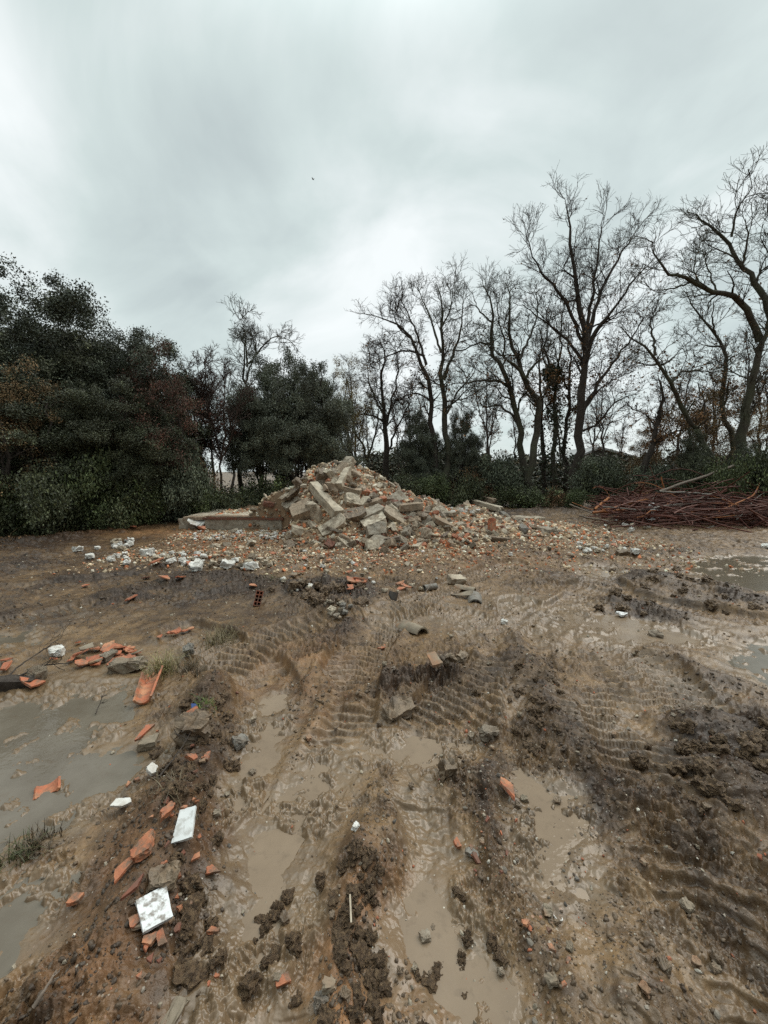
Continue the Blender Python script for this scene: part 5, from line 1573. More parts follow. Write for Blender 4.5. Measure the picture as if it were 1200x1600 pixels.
lay('bucket', pipe_mesh('bucket', .10, .06, .006), m_simple('black_plastic', (.02, .02, .021), (.03, .03, .03), 8, .4, .1, .5), 614, 934, (R(70), R(15), 0), 'small black plastic cap in the mud', 'plastic cap', .02)
lay('plastic_sheet', chunk_mesh('plastic_sheet', 620, (.24, .16, .10), .3, .06, 4), CONC, 713, 912, (.2, .1, .3), 'pale topped concrete lump in the small group of debris', 'concrete lump', .06).name = 'concrete_chunk'
lay('roof_tile', arc_tile('roof_tile', 621, .26, .07, .08, .014, 1.2, .2), TILEG, 727, 924, (0, R(10), R(60)), 'grey half-round tile leaning in the small group of debris', 'roof tile', .0)
lay('roof_tile', arc_tile('roof_tile', 622, .30, .085, .095, .015, 1.5, .1), GREY, 742, 938, (R(0), R(-6), R(-10)), 'dark hollow half-pipe showing its open end', 'roof tile', -.02)
lay('roof_tile', shard_mesh('roof_tile', 623, .14, .30, .02, 2, 6), TILEG, 724, 935, (R(14), R(-12), R(10)), 'brown flat tile in front of the pale topped lump', 'roof tile', .02)
lay('hollow_brick', hollow_brick('hollow_brick'), m_simple('muddy_brick', (.27, .085, .045), (.20, .07, .04), 14, .65, .4, .4, dirt=.7), 404, 944, (R(-18), R(14), R(14)), 'red hollow brick standing on end beside the mud mound', 'brick', .07, .8)
lay('brick_block', chunk_mesh('brick_block', 624, (.15, .12, .34), .08, .05, 4), BRICK, 768, 830, (R(-6), R(6), R(20)), 'red brick block standing upright right of the heap', 'brick block', .13)
lay('stone', chunk_mesh('stone', 625, (.16, .15, .14), .5, .13, 4), MUDDY, 303, 1152, (.2, .1, .3), 'big clod coated stone on top of the near mud ridge', 'stone', .05)
lay('brick_fragment', shard_mesh('brick_fragment', 626, .05, .10, .02, 0, 5), BRICKM, 300, 1134, (R(25), R(-20), R(30)), 'thin red brick sliver resting against the big coated stone', 'brick', .07)
lay('plastic_scrap', shard_mesh('plastic_scrap', 627, .035, .045, .006, 6, 6), m_simple('blue_plastic', (.02, .06, .22), (.03, .08, .25), 8, .35, .1, .5), 303, 1119, (R(40), R(20), 0), 'small blue plastic scrap by the big coated stone', 'plastic scrap', .06)
lay('stone', chunk_mesh('stone', 628, (.08, .06, .045), .5, .13, 4), GREY, 376, 1166, (.3, .2, .9), 'small grey stone at the edge of the narrow puddle', 'stone', .03)
lay('stone', chunk_mesh('stone', 629, (.09, .07, .06), .5, .13, 4), MUDDY, 256, 1384, (.2, .1, .3), 'brown stone between the two white tiles', 'stone', .03)
lay('brick_block', chunk_mesh('brick_block', 631, (.045, .09, .04), .4, .12, 4), TILEG, 268, 1590, (.2, .1, -.3), 'dark brown brick sunk at the foot of the near mud ridge', 'brick block', -.008)
lay('wooden_splinter', chunk_mesh('wooden_splinter', 632, (.006, .075, .005), .1, .05), CREAM, 548, 1440, (R(20), 0, R(8)), 'thin pale splinter sticking out of the central ridge', 'splinter', .05)
lay('shell', arc_tile('shell', 633, .012, .014, .016, .003, 2.6, .05), PLASTER, 872, 1436, (R(80), R(20), R(30)), 'tiny white ring at the foot of the gravel ridge', 'shell')
lay('plaster_lump', chunk_mesh('plaster_lump', 634, (.03, .022, .02), .5, .13, 3), PLASTER, 556, 1296, (0, 0, 1), 'small white plaster lump on the mud between the ruts', 'plaster', .015)
lay('plaster_lump', shard_mesh('plaster_lump', 635, .04, .085, .012, 0, 7), PLASTER, 190, 1262, (R(15), R(10), R(20)), 'cracked white plaster flake in the wet mud by the dark puddle', 'plaster', .02)
lay('plaster_lump', shard_mesh('plaster_lump', 636, .07, .05, .02, 0, 6), PLASTER, 237, 1212, (R(25), R(10), R(50)), 'ragged white plaster flake on the ridge above the dark puddle', 'plaster', .03)
lay('brick_fragment', shard_mesh('brick_fragment', 637, .08, .075, .014, 0, 3 + 2), BRICKM, 197, 1368, (R(14), 0, R(10)), 'triangular orange tile piece left of the clay slab', 'brick', .015)
lay('brick_fragment', shard_mesh('brick_fragment', 638, .04, .045, .014, 0, 8), BRICKM, 118, 1413, (0, 0, 0), 'round red brick crumb alone on the flat mud', 'brick', .012)
lay('brick_fragment', shard_mesh('brick_fragment', 639, .09, .02, .014, 0, 6), BRICKD, 210, 1398, (R(10), R(10), R(-24)), 'long dark red tile sliver above the spattered tile', 'brick', .02)
lay('brick_fragment', shard_mesh('brick_fragment', 640, .045, .05, .014, 0, 6), BRICKM, 210, 1447, (R(10), 0, 0), 'small red brick crumb left of the spattered tile', 'brick', .012)
lay('brick_fragment', shard_mesh('brick_fragment', 641, .04, .05, .014, 0, 6), BRICKM, 235, 1475, (R(12), 0, .4), 'small orange brick crumb below the spattered tile', 'brick', .012)
lay('brick_fragment', shard_mesh('brick_fragment', 642, .05, .035, .014, 0, 6), BRICKM, 254, 1470, (R(30), 0, .4), 'small red brick crumb right below the spattered tile', 'brick', .012)
lay('brick_fragment', shard_mesh('brick_fragment', 643, .04, .06, .014, 0, 6), BRICKM, 334, 1365, (R(20), 0, .4), 'small red brick crumb by the rim of the flooded rut', 'brick', .012)
lay('brick_fragment', shard_mesh('brick_fragment', 644, .045, .045, .02, 0, 6), BRICKM, 442, 1540, (R(20), 0, .4), 'orange brick crumb in the near slurry', 'brick', .012)
lay('stone', chunk_mesh('stone', 645, (.04, .035, .03), .5, .13, 4), GREY, 502, 1570, (0, 0, .4), 'small blue grey pebble in the near slurry', 'stone', .012)
lay('brick_fragment', shard_mesh('brick_fragment', 646, .05, .06, .02, 0, 6), BRICKM, 327, 1280 - 90, (R(20), 0, .4), 'orange brick crumb on the ridge below the big coated stone', 'brick', .02)
lay('brick_fragment', shard_mesh('brick_fragment', 647, .05, .06, .02, 0, 6), BRICKM, 298, 1192, (R(20), .3, .9), 'bright orange brick crumb on the ridge, its shadow side up', 'brick', .02)['label'] = 'bright orange brick crumb on the crest of the mud ridge'
lay('brick_fragment', shard_mesh('brick_fragment', 648, .04, .045, .014, 0, 6), BRICKM, 716, 1322, (R(12), 0, .4), 'small orange brick crumb on the gravel ridge', 'brick', .012)
lay('brick_fragment', shard_mesh('brick_fragment', 649, .06, .02, .014, 0, 6), BRICKD, 744, 1348, (R(12), 0, .4), 'dark red sliver on the gravel ridge', 'brick', .012)
lay('stone', chunk_mesh('stone', 650, (.06, .03, .02), .5, .13, 4), GREY, 738, 1338, (0, 0, -.5), 'flat grey stone on the gravel ridge', 'stone', .015)
lay('brick_fragment', shard_mesh('brick_fragment', 651, .10, .16, .02, 2, 6), BRICKM, 596, 1014, (R(12), 0, .4), 'small red tile piece in the middle tracks', 'brick', .012, .6)
lay('stone', chunk_mesh('stone', 652, (.06, .05, .04), .5, .13, 4), PLASTER, 788, 975, (0, 0, -.5), 'small white stone on the tan mud', 'stone', .02)
lay('stone', chunk_mesh('stone', 653, (.12, .09, .08), .5, .13, 4), STONE, 1024, 997, (0, 0, -.5), 'small pale stone in the wet streak', 'stone', .02)
lay('plaster_lump', shard_mesh('plaster_lump', 654, .09, .13, .02, 0, 8), WHITE, 972, 962, (R(12), 0, .4), 'flat white flake in the wet streak', 'plaster', .015)


def big_clods():
    rs = np.random.RandomState(170)
    ms = [chunk_mesh('mud_clod', 830 + i, (1, rs.uniform(.7, .95), rs.uniform(.5, .75)), .5, .20, 5) for i in range(9)]
    def put(px, py, size, label, group):
        if any(math.hypot(px - a, py - b) < 40 for a, b in ((290, 1304), (240, 1430), (232, 1325), (797, 1248), (262, 1285), (232, 1078))): return
        lay('mud_clod', ms[rs.randint(9)], CLODB, px, py, (rs.uniform(-.5, .5), rs.uniform(-.5, .5), rs.rand() * 6.28), label, 'mud clod', size * .06, size, group)
    L1 = np.array([(330, 1095), (322, 1140), (305, 1200), (290, 1280), (285, 1360), (300, 1440), (290, 1530)], float)
    for i in range(70): q = rs.rand() * 5.99; a = int(q); p = L1[a] * (1 - q + a) + L1[a + 1] * (q - a) + rs.normal(size=2) * [26, 12]; put(p[0], p[1], rs.uniform(.025, .075), 'brown clod of mud heaped on the near mud ridge', 'clods on the near mud ridge')
    L2 = np.array([(562, 1600), (565, 1520), (560, 1450), (555, 1380), (548, 1320)], float)
    for i in range(46): q = rs.rand() * 3.99; a = int(q); p = L2[a] * (1 - q + a) + L2[a + 1] * (q - a) + rs.normal(size=2) * [26, 12]; put(p[0], p[1], rs.uniform(.02, .06), 'brown clod of mud on the ridge between the flooded ruts', 'clods on the ridge between the ruts')
    for i in range(34): put(500 + rs.normal() * 32, 925 + rs.normal() * 9, rs.uniform(.06, .16), 'dark clod of earth on the mud mound before the heap', 'clods on the mud mound')
    for i in range(40): put(1120 + rs.normal() * 60, 1190 + rs.normal() * 35, rs.uniform(.03, .09), 'dark clod of mud churned up at the right of the tracks', 'clods at the right of the tracks')
    for i in range(24): put(840 + rs.normal() * 30, 1110 + rs.normal() * 40, rs.uniform(.03, .07), 'dark clod of mud beyond the tan puddle', 'clods beyond the tan puddle')
    for i in range(26): put(rs.uniform(930, 1180), rs.uniform(890, 960), rs.uniform(.05, .13), 'dark clod of mud near the brown puddle', 'clods near the brown puddle')
    for i in range(14): put(430 + rs.normal() * 25, 1470 + rs.normal() * 60, rs.uniform(.02, .05), 'wet clod of mud standing in the left flooded rut', 'clods in the left flooded rut')
    for i in range(14): put(720 + rs.normal() * 40, 1500 + rs.normal() * 50, rs.uniform(.02, .05), 'wet clod of mud standing in the puddle between the ridges', 'clods in the central puddle')


CLODB = m_simple('mud_clod_wet', (.190, .122, .068), (.092, .056, .031), 9, .42, .9, .5, c3=(.235, .155, .085), dirt=.45, dirtc=(.034, .02, .012), dscale=4)
big_clods()


def dry_grass():
    rs = np.random.RandomState(180); n = 9000; m = 4
    line = smooth_line(GP([(-160, 850), (0, 842), (60, 840), (120, 833), (180, 822), (240, 815), (290, 806), (340, 790), (420, 775), (560, 765), (640, 768), (700, 772), (760, 778), (830, 784), (880, 788), (930, 782), (1000, 770), (1100, 768), (1360, 770)]), 2)
    sl = np.linalg.norm(np.diff(line, axis=0), axis=1); i = rs.choice(len(sl), n, p=sl / sl.sum()); t = rs.rand(n, 1)
    q = line[i] * (1 - t) + line[i + 1] * t; q[:, 1] += rs.normal(size=n) * .35 + .15; q[:, 0] += rs.normal(size=n) * .1
    k = fbm(q[:, 0] * .8, q[:, 1] * .8, 2, 35) > -.2; q = q[k]; n = len(q)
    L = rs.uniform(.12, .55, n) * rs.uniform(.4, 1, n); a = rs.rand(n) * 6.28; lean = rs.uniform(.15, .9, n); t = np.linspace(0, 1, m)
    z = surf_z(q[:, 0], q[:, 1]) - .01
    X = q[:, None, :] + np.stack([np.cos(a), np.sin(a)], 1)[:, None, :] * (lean * L)[:, None, None] * (t ** 1.6)[None, :, None]
    P = np.concatenate([X, (z[:, None] + L[:, None] * (t - .4 * lean[:, None] * t ** 2))[..., None]], 2)
    sd = np.stack([np.ones(n), np.zeros(n), np.zeros(n)], 1)[:, None, :] * (.006 * (1 - .8 * t))[None, :, None]
    V = np.stack([P - sd, P + sd], 2); idx = np.arange(n * m * 2).reshape(n, m, 2)
    Q = np.stack([idx[:, :-1, 0], idx[:, :-1, 1], idx[:, 1:, 1], idx[:, 1:, 0]], -1).reshape(-1, 4)
    c = np.where(rs.rand(n, 1) < .6, np.array([[.20, .145, .075]]), np.array([[.085, .10, .04]])) * np.exp(rs.normal(size=(n, 1)) * .3)
    tag(obj('dry_grass', np_mesh('dry_grass', V.reshape(-1, 3), Q, None, np.repeat(np.clip(c, 0, 1), m * 2, 0)), LEAFD), 'ragged fringe of dead grass where the mud meets the wood', 'dead grass', None, 'stuff')


dry_grass()


def shards():
    rs = np.random.RandomState(130)
    sh = [shard_mesh('tile_shard', 660 + i, rs.uniform(.12, .22), rs.uniform(.10, .16), .014, [0, 3, 5][i % 3], 6) for i in range(6)]
    def some(pts, label, group, mats, smin=.6, smax=1.2, name='tile_shard', meshes=None, cat='tile shard', lift=.02, tilt=.35):
        for (px, py, *r) in pts:
            me = (meshes or sh)[rs.randint(len(meshes or sh))]; mt = mats[rs.randint(len(mats))]
            key = (name, mt.name); m2 = _var.setdefault(key, {})
            if me.name not in m2:
                c = me.copy(); c.name = name; c.materials.clear(); c.materials.append(mt); m2[me.name] = c
            s = (r[0] if r else rs.uniform(smin, smax)) * (.54 if cat in ('plaster lump', 'stone', 'concrete block') else .85)
            lay(name, m2[me.name], mt, px, py, (rs.uniform(-tilt, tilt), rs.uniform(-tilt, tilt), rs.rand() * 6.28), label, cat, lift * s + .012, s, group)
    # heap of broken roof tiles on the left
    some([(130 + rs.rand() * 88, 1016 + rs.rand() * 24) for _ in range(26)], 'broken orange roof tile shard in the low heap beyond the stone block', 'roof tile shards in a low heap', [BRICK, BRICK, BRICK, TILEG], .7, 1.2)
    some([(128, 1042, 1.0), (152, 1040, .9), (118, 1030, .8)], 'orange tile shard fallen off the low tile heap towards the puddle', 'tile shards beside the low tile heap', [BRICK], .8, 1)
    some([(18, 1048, 1.25)], 'bright orange tile shard near the dead branch', None, [BRICK])
    some([(50, 1072, 1.3)], 'orange tile shard behind the dark log', None, [BRICK])
    some([(10, 1036, .8)], 'small orange tile shard at the left edge of the mud', None, [BRICK])
    some([(83, 1035, .7), (110, 1036, .6)], 'small reddish tile shard between the branch and the tile heap', 'small tile shards by the branch', [BRICK])
    some([(275, 992, 1), (262, 996, .9), (288, 990, .8), (248, 1000, .7), (298, 986, .7)], 'orange tile shard in the thin scatter by the straw', 'tile shards scattered by the straw', [BRICK])
    some([(126, 1008, .8)], 'orange tile shard just beyond the low tile heap', None, [BRICK])
    some([(248, 880, 1.6)], 'large flat red tile beside the biggest white stone', None, [BRICK])
    some([(301, 885, 1.7)], 'large bright orange tile above a white slab', None, [BRICK])
    some([(257, 908, 1.5)], 'orange tile, left one of a pair on the dark mud', None, [BRICK])
    some([(288, 906, 1.4)], 'orange tile, right one of a pair on the dark mud', None, [BRICK])
    some([(208, 938, 1.3), ], 'crumpled orange tile in the black mud', None, [BRICK])
    some([(204, 846, 1.4)], 'orange tile propped among the white stones on the bank', None, [BRICK])
    some([(206, 826, 1.8)], 'flat orange tile on top of the bank', None, [BRICK])
    some([(188, 825, 2.2)], 'flat grey tile on top of the bank', None, [TILEG])
    some([(228, 906, 1.0)], 'dark red tile lying on the dark mud', None, [BRICKD])
    some([(133, 918, .8)], 'small orange tile alone on the wide mud', None, [BRICK])
    some([(395, 918, 1.0), (460, 902, 1.3), (470, 897, 1.1)], 'reddish tile beyond the mud mound', 'reddish tiles beyond the mound', [BRICK, TILEG])
    some([(540 + rs.rand() * 32, 908 + rs.rand() * 16) for _ in range(8)], 'red tile shard in the scatter left of the pipe', 'red tile shards in a scatter', [BRICK], .8, 1.5)
    some([(624 + rs.rand() * 12, 906 + rs.rand() * 20) for _ in range(5)], 'red tile shard just left of the pipe', 'red tile shards by the pipe', [BRICK], .8, 1.4)
    some([(955 + rs.rand() * 26, 850 + rs.rand() * 8) for _ in range(4)], 'red tile in the white scatter near the steel heap', 'red tiles near the steel heap', [BRICK], 1, 1.8)
    near = [shard_mesh('brick_crumb', 800 + i, rs.uniform(.02, .05), rs.uniform(.015, .035), .010, 0, 6) for i in range(5)]
    rp = np.array([(330, 1130), (300, 1210), (280, 1300), (285, 1370), (290, 1440), (250, 1500)], float)
    some([tuple(rp[rs.randint(6)] + rs.normal(size=2) * [38, 40]) + (rs.uniform(.7, 1.3),) for _ in range(44)], 'tiny brick crumb stuck in the near mud ridge', 'tiny brick crumbs in the near mud ridge', [BRICKM, BRICKM, BRICKD, TILEG], name='brick_crumb', meshes=near, cat='brick crumb', lift=.004)
    some([(700 + i * 14 + rs.normal() * 25, 1220 + i * 24 + rs.normal() * 20, rs.uniform(.6, 1.1)) for i in range(14)], 'tiny brick crumb stuck in the gravel ridge', 'tiny brick crumbs in the gravel ridge', [BRICKM, BRICKD], name='brick_crumb', meshes=near, cat='brick crumb', lift=.004)
    pl = [chunk_mesh('pebble', 810 + i, (.035, .028, .02), .5, .12, 3) for i in range(4)]
    some([(rs.uniform(300, 1150), rs.uniform(980, 1560), rs.uniform(.5, 1.4)) for _ in range(60)], 'small stone pressed into the near mud', 'small stones in the near mud', [MUDDY, MUDDY, STONE, TILEG], name='pebble', meshes=pl, cat='pebble', lift=.002)
    some([(300 + rs.rand() * 420, 838 + rs.rand() * 70 * rs.rand()) for _ in range(120)], 'small brick or tile crumb on the clay in front of the heap', 'brick crumbs in front of the heap', [BRICK, BRICK, TILEG], .5, 1.1)
    some([(740 + rs.rand() * 180, 812 + rs.rand() * 60) for _ in range(16)], 'reddish crumb right of the heap', 'reddish crumbs right of the heap', [BRICK, TILEG], .6, 1.2)
    # white plaster and stone
    wl = [chunk_mesh('plaster_lump', 690 + i, (1, .75, .55), .55, .13, 3) for i in range(6)]
    W = dict(name='plaster_lump', meshes=wl, cat='plaster lump', lift=.25)
    some([(231, 869, .42)], 'biggest white stone at the edge of the dark mud', None, [PLASTER], **W)
    some([(122, 862, .30)], 'flat white slab alone left of the white stones', None, [PLASTER], **W)
    some([(140, 873, .26)], 'white lump alone in front of the flat white slab', None, [PLASTER], **W)
    some([(306, 893, .42)], 'white slab under the bright orange tile', None, [PLASTER], **W)
    some([(355, 889, .40)], 'long white lump right of the bright orange tile', None, [PLASTER], **W)
    some([(392, 891, .40)], 'long white slab at the end of the white scatter', None, [PLASTER], **W)
    some([(200, 882, .2), (152, 859, .2), (197, 883, .2)], 'small white lump near the white stones', 'small white lumps near the white stones', [PLASTER], **W)
    some([(172 + rs.rand() * 34, 845 + rs.rand() * 16) for _ in range(22)], 'white lump in the cluster on the bank', 'white lumps clustered on the bank', [PLASTER, PLASTER, CREAM], .10, .26, **W)
    some([(170 + rs.rand() * 30, 866 + rs.rand() * 12) for _ in range(10)], 'white lump in the lower cluster on the bank', 'white lumps in the lower cluster', [PLASTER], .10, .2, **W)
    some([(240 + rs.rand() * 75, 864 + rs.rand() * 22) for _ in range(26)], 'white lump in the long row beside the biggest white stone', 'white lumps in a long row', [PLASTER, PLASTER, CREAM], .10, .28, **W)
    some([(310 + rs.rand() * 130, 866 + rs.rand() * 26) for _ in range(34)], 'pale lump in the scatter in front of the foundation wall', 'pale lumps before the foundation wall', [PLASTER, CREAM, CREAM, STONE], .08, .22, **W)
    some([(300 + rs.rand() * 160, 831 + rs.rand() * 14) for _ in range(70)], 'small white lump along the foot of the foundation wall', 'small white lumps by the foundation wall', [PLASTER, PLASTER, CREAM], .08, .2, **W)
    some([(445 + rs.rand() * 130, 845 + rs.rand() * 20) for _ in range(30)], 'pale lump at the front foot of the heap', 'pale lumps at the front foot', [CREAM, PLASTER, STONE], .08, .2, **W)
    some([(440 + rs.rand() * 290, 868 + rs.rand() * 60) for _ in range(40)], 'pale stone scattered on the clay beyond the mud mound', 'pale stones beyond the mound', [CREAM, STONE, PLASTER], .06, .16, **W)
    some([(705 + rs.rand() * 50, 782 + rs.rand() * 22) for _ in range(22)], 'white lump under the fallen beams', 'white lumps under the fallen beams', [PLASTER], .12, .30, **W)
    some([(800 + rs.rand() * 30, 806 + rs.rand() * 10) for _ in range(6)], 'white lump behind the flat slab on the right', 'white lumps behind the flat slab', [PLASTER], .12, .22, **W)
    some([(905 + rs.rand() * 70, 852 + rs.rand() * 14) for _ in range(26)], 'white lump in the scatter near the steel heap', 'white lumps near the steel heap', [PLASTER, CREAM], .08, .22, **W)
    some([(992, 865, .26)], 'white round stone beside the dark block', None, [PLASTER], **W)
    some([(1195, 857, .26)], 'white lump alone beyond the brown puddle', None, [PLASTER], **W)
    some([(797, 869, .20)], 'white stone alone right of the heap', None, [PLASTER], **W)
    some([(740 + rs.rand() * 230, 815 + rs.rand() * 50) for _ in range(40)], 'pale stone strewn right of the heap', 'pale stones right of the heap', [CREAM, STONE, STONE, PLASTER], .06, .18, **W)
    some([(968 + rs.rand() * 45, 818 + rs.rand() * 14) for _ in range(9)], 'pale flake lying before the steel heap', 'pale flakes before the steel heap', [CREAM, PLASTER], .14, .3, **W)
    some([(505 + rs.rand() * 45, 938 + rs.rand() * 30) for _ in range(16)], 'grey stone on the near slope of the mud mound', 'grey stones on the mud mound', [STONE, GREY, CONC], .06, .15, **W)
    some([(519, 958, .17)], 'pale stone lowest on the mud mound', None, [CREAM], **W)
    some([(295, 1022, .2)], 'dark grey stone by the straw', None, [GREY], **W)
    some([(90, 1025, .22)], 'long whitish piece of board beyond the branch', None, [PLASTER], **W)
    some([(60, 1062, .24)], 'pale stone beside the dark log', None, [STONE], **W)
    some([(170, 1032, .2)], 'flat pale stone among the tile shards', None, [STONE], **W)
    some([(226, 1040, .12)], 'upright pale stone behind the long roof tile', None, [STONE], **W)
    some([(972, 868, .42)], 'dark grey block half sunk in mud', None, [MUDDY], name='concrete_block', meshes=CH, cat='concrete block', lift=.15)
    some([(860, 776 + 16, .5)], 'pale flat stone on the bank below the tallest oak', None, [STONE], name='stone', meshes=CH, cat='stone', lift=.15)


shards()

# fallen beams and slabs right of the heap
beam_between((716, 783), (782, 806), .17, 'long pale beam, upper end on white lumps right of the heap', CREAM, 1, .22)
beam_between((722, 778), (770, 796), .16, 'grey concrete post lying behind the long pale beam', CONC, 0, .34)
beam_between((782, 806), (818, 836), .14, 'grey beam sloping down from the end of the pale one', GREY, 0, .10)
piece('slab', 826, 814, (1.3, .9, .8), (.05, .0, .05), 'broad flat slab lying level on the mud, right of the sloping beam', i=0, lift=.08)
piece('slab', 858, 833, (.8, .8, .8), (.08, .1, .3), 'tilted flat slab end with a dark hollow under it', CONC, i=2, lift=.10)
piece('chunk', 838, 828, .34, (.3, .2, .3), 'dark stone in the hollow between the flat slabs', MUDDY, i=1)
piece('slab', 780, 844, (.7, .6, .8), (.05, .1, .2), 'flat brown slab below the upright red brick block', MUDDY, i=1, lift=.06)
piece('chunk', 707, 775, .24, (.3, .8, .3), 'black and white bit of pipe sticking up at the end of the heap', PLASTER, 'pipe_stub', 3, lift=.3, cat='pipe stub')
piece('slab', 712, 786, (.42, .6, 1.0), (.6, .5, .3), 'small white board leaning under the black and white bit', PLASTER, 'board', 1, lift=.2, cat='board')
for k, (a, b, lb) in enumerate([((560, 1330), (562, 1330), '')]): pass


# ------------------------------------------------------------------ heap of rusty reinforcing steel
def steel():
    rs = np.random.RandomState(140)
    def bar_mesh(seed, L, r, bend, n=14, sides=6, strip=False):
        q = np.random.RandomState(seed); t = np.linspace(-.5, .5, n)
        P = np.stack([t * L, bend * L * (q.normal() * .18 * np.sin(t * 3 + q.rand()) + .10 * q.normal() * np.sin(t * 7 + q.rand() * 6)), bend * L * .10 * q.normal() * np.sin(t * 5 + q.rand() * 6)], 1)
        if q.rand() < .28 * (bend > .3): P[-3:, 1] += np.array([.05, .16, .30]) * q.choice([-1, 1]) * L * .4
        v, f = tubes(P[None], np.full((1, n), r), sides)
        return np_mesh('steel_bar', v, f)
    thin = [bar_mesh(700 + i, 2.6, .013, .8) for i in range(14)]
    mid = [bar_mesh(720 + i, 3.2, .021, .3) for i in range(8)]
    hook = [bar_mesh(740 + i, 1.1, .013, 1.5) for i in range(8)]

    def dome(x, y):
        qx = (x - 10.8) / 4.6; qy = (y - 13.0) / 2.4
        return .98 * np.clip(1 - qx * qx * .9, 0, 1) ** .6 * np.clip(1 - qy * qy, 0, 1) ** .7

    n = 0
    while n < 285:
        x = rs.uniform(5.6, 14.0); y = rs.uniform(10.9, 14.6); d = float(dome(x, y))
        if d < .05: continue
        z = float(ground_z(x, y)) + .03 + d * (rs.rand() ** .6)
        k = rs.rand(); lst = thin if k < .58 else mid if k < .82 else hook
        me = lst[rs.randint(len(lst))]
        yaw = (rs.normal() * .55 if rs.rand() < .75 else rs.rand() * 3.1) if k < .82 else rs.rand() * 3.1
        L = {0: 2.6, 1: 3.2, 2: 1.1}[0 if k < .58 else 1 if k < .82 else 2]
        pit = rs.normal() * .11 if k < .82 else rs.normal() * .35
        s = rs.uniform(.7, 1.5) if k < .82 else rs.uniform(.7, 1.2)
        xm = .545 * y + .5 * abs((12.6 - y)) * 0; ex = L * s * .5 * abs(math.cos(yaw))
        if x - ex < xm: x = xm + ex + abs(rs.normal()) * .25
        z = max(z, float(ground_z(x, y)) + .04 + abs(pit) * L * s * .45)
        q_ = rs.rand(); mt = RUST if q_ < .80 else RUSTO if q_ < .90 else BARKR if q_ < .96 else GREY
        if mt is not RUST:
            key = (me.name, mt.name)
            if key not in _var: c_ = me.copy(); c_.materials.clear(); c_.materials.append(mt); _var[key] = c_
            me = _var[key]
        o = obj('steel_bar', me, mt, None, (x, y, z), (rs.rand() * 6.28 if k < .82 else rs.normal() * .5, pit, yaw), (s, 1, 1))
        tag(o, ['thin rusty reinforcing bar tangled in the heap of steel', 'thick rusty steel bar lying in the heap of steel', 'bent end of rusty bar poking out of the heap of steel'][0 if k < .58 else 1 if k < .82 else 2], 'steel bar',
            ['thin bars in the heap of steel', 'thick bars in the heap of steel', 'bent bars in the heap of steel'][0 if k < .58 else 1 if k < .82 else 2]); n += 1
    # the rest of the tangle, too many to count
    m = 700; x = rs.uniform(6.0, 14.2, m); y = rs.uniform(11.2, 14.6, m); d = dome(x, y); k = (d > .1) & (x > .6 * y + .2); x, y, d = x[k], y[k], d[k]; m = len(x)
    z = ground_z(x, y) + .02 + d * rs.rand(m) * .85; yaw = rs.normal(size=m) * .5; L = rs.uniform(.5, 1.3, m)
    t = np.linspace(-1, 1, 7)
    P = np.stack([x[:, None] + t * (L * np.cos(yaw))[:, None], y[:, None] + t * (L * np.sin(yaw))[:, None] + .08 * rs.normal(size=(m, 1)) * t ** 2, z[:, None] + .05 * rs.normal(size=(m, 1)) * t + 0 * t], 2)
    v, q = tubes(P, np.full((m, 7), .011), 5)
    tag(obj('steel_scrap', np_mesh('steel_scrap', v, q), RUST), 'tangle of rusty wire and bars inside the heap of steel', 'steel scrap', None, 'stuff')

    def rod(a, Ya, b, Yb, r, mat, label, name='steel_bar', cat='steel bar', sag=.0, sides=8, sq=1.):
        A = at(*a, Ya); B = at(*b, Yb); n_ = 12; tt = np.linspace(0, 1, n_)[:, None]
        P = A * (1 - tt) + B * tt; P[:, 2] -= sag * (1 - (2 * tt[:, 0] - 1) ** 2)
        P[1:-1] += rs.normal(size=(n_ - 2, 3)) * r * .25
        c = P.mean(0); v, q = tubes((P - c)[None], np.full((1, n_), r), sides)
        tag(obj(name, np_mesh(name, v, q), mat, None, c), label, cat)
    rod((1030, 768), 12.6, (1146, 728), 13.6, .045, STEELG, 'long grey brown pole rising out of the heap of steel', 'wooden_pole', 'pole')
    rod((1115, 776), 12.3, (1165, 748), 13.4, .045, RUST, 'thick dark red pole rising beside the long grey one', 'steel_pole', 'pole')
    rod((1030, 768), 12.4, (1112, 772), 12.6, .028, GREY, 'pale grey bar lying level across the top of the steel')
    rod((1060, 792), 12.2, (1120, 768), 12.4, .024, STEELG, 'grey brown bar slanting across the middle of the steel')
    rod((929, 796), 12.2, (951, 778), 12.6, .038, RUSTO, 'short bright orange bar on the left end of the steel')
    rod((940, 797), 12.0, (1012, 780), 12.4, .040, RUSTO, 'long bright orange bar on the left end of the steel')
    rod((926, 801), 11.7, (989, 796), 11.9, .034, RUSTO, 'low orange bar lying in front of the other two orange ones')
    rod((989, 796), 11.9, (995, 816), 11.8, .016, RUSTO, 'orange bar end bent down to the mud')
    rod((890, 788), 12.6, (935, 806), 11.6, .022, STEELG, 'thin grey stick lying left of the steel heap', 'stick', 'stick')
    rod((905, 806), 12.0, (952, 815), 11.4, .030, STEELG, 'grey board on the mud left of the steel heap', 'board', 'board')
    rod((1031, 834), 10.4, (1090, 827), 10.6, .020, RUST, 'dark bar lying alone in front of the steel heap')
    rod((1053, 835), 10.1, (1105, 851), 9.2, .028, RUSTO, 'orange brown bar lying alone on the mud in front of the steel')
    rod((1066, 840), 10.2, (1118, 846), 9.8, .018, RUST, 'dark rusty bar crossing behind the lone orange brown one')
    rod((1078, 836), 10.5, (1115, 822), 11.2, .020, GREY, 'dark grey bar slanting from the steel heap onto the mud')
    rod((1168, 838), 10.3, (1215, 842), 10.1, .03, STEELG, 'grey branch on the mud at the far right', 'stick', 'stick')
    rod((1033, 745), 13.0, (1038, 768), 13.0, .02, RUSTO, 'short bar standing upright out of the steel')
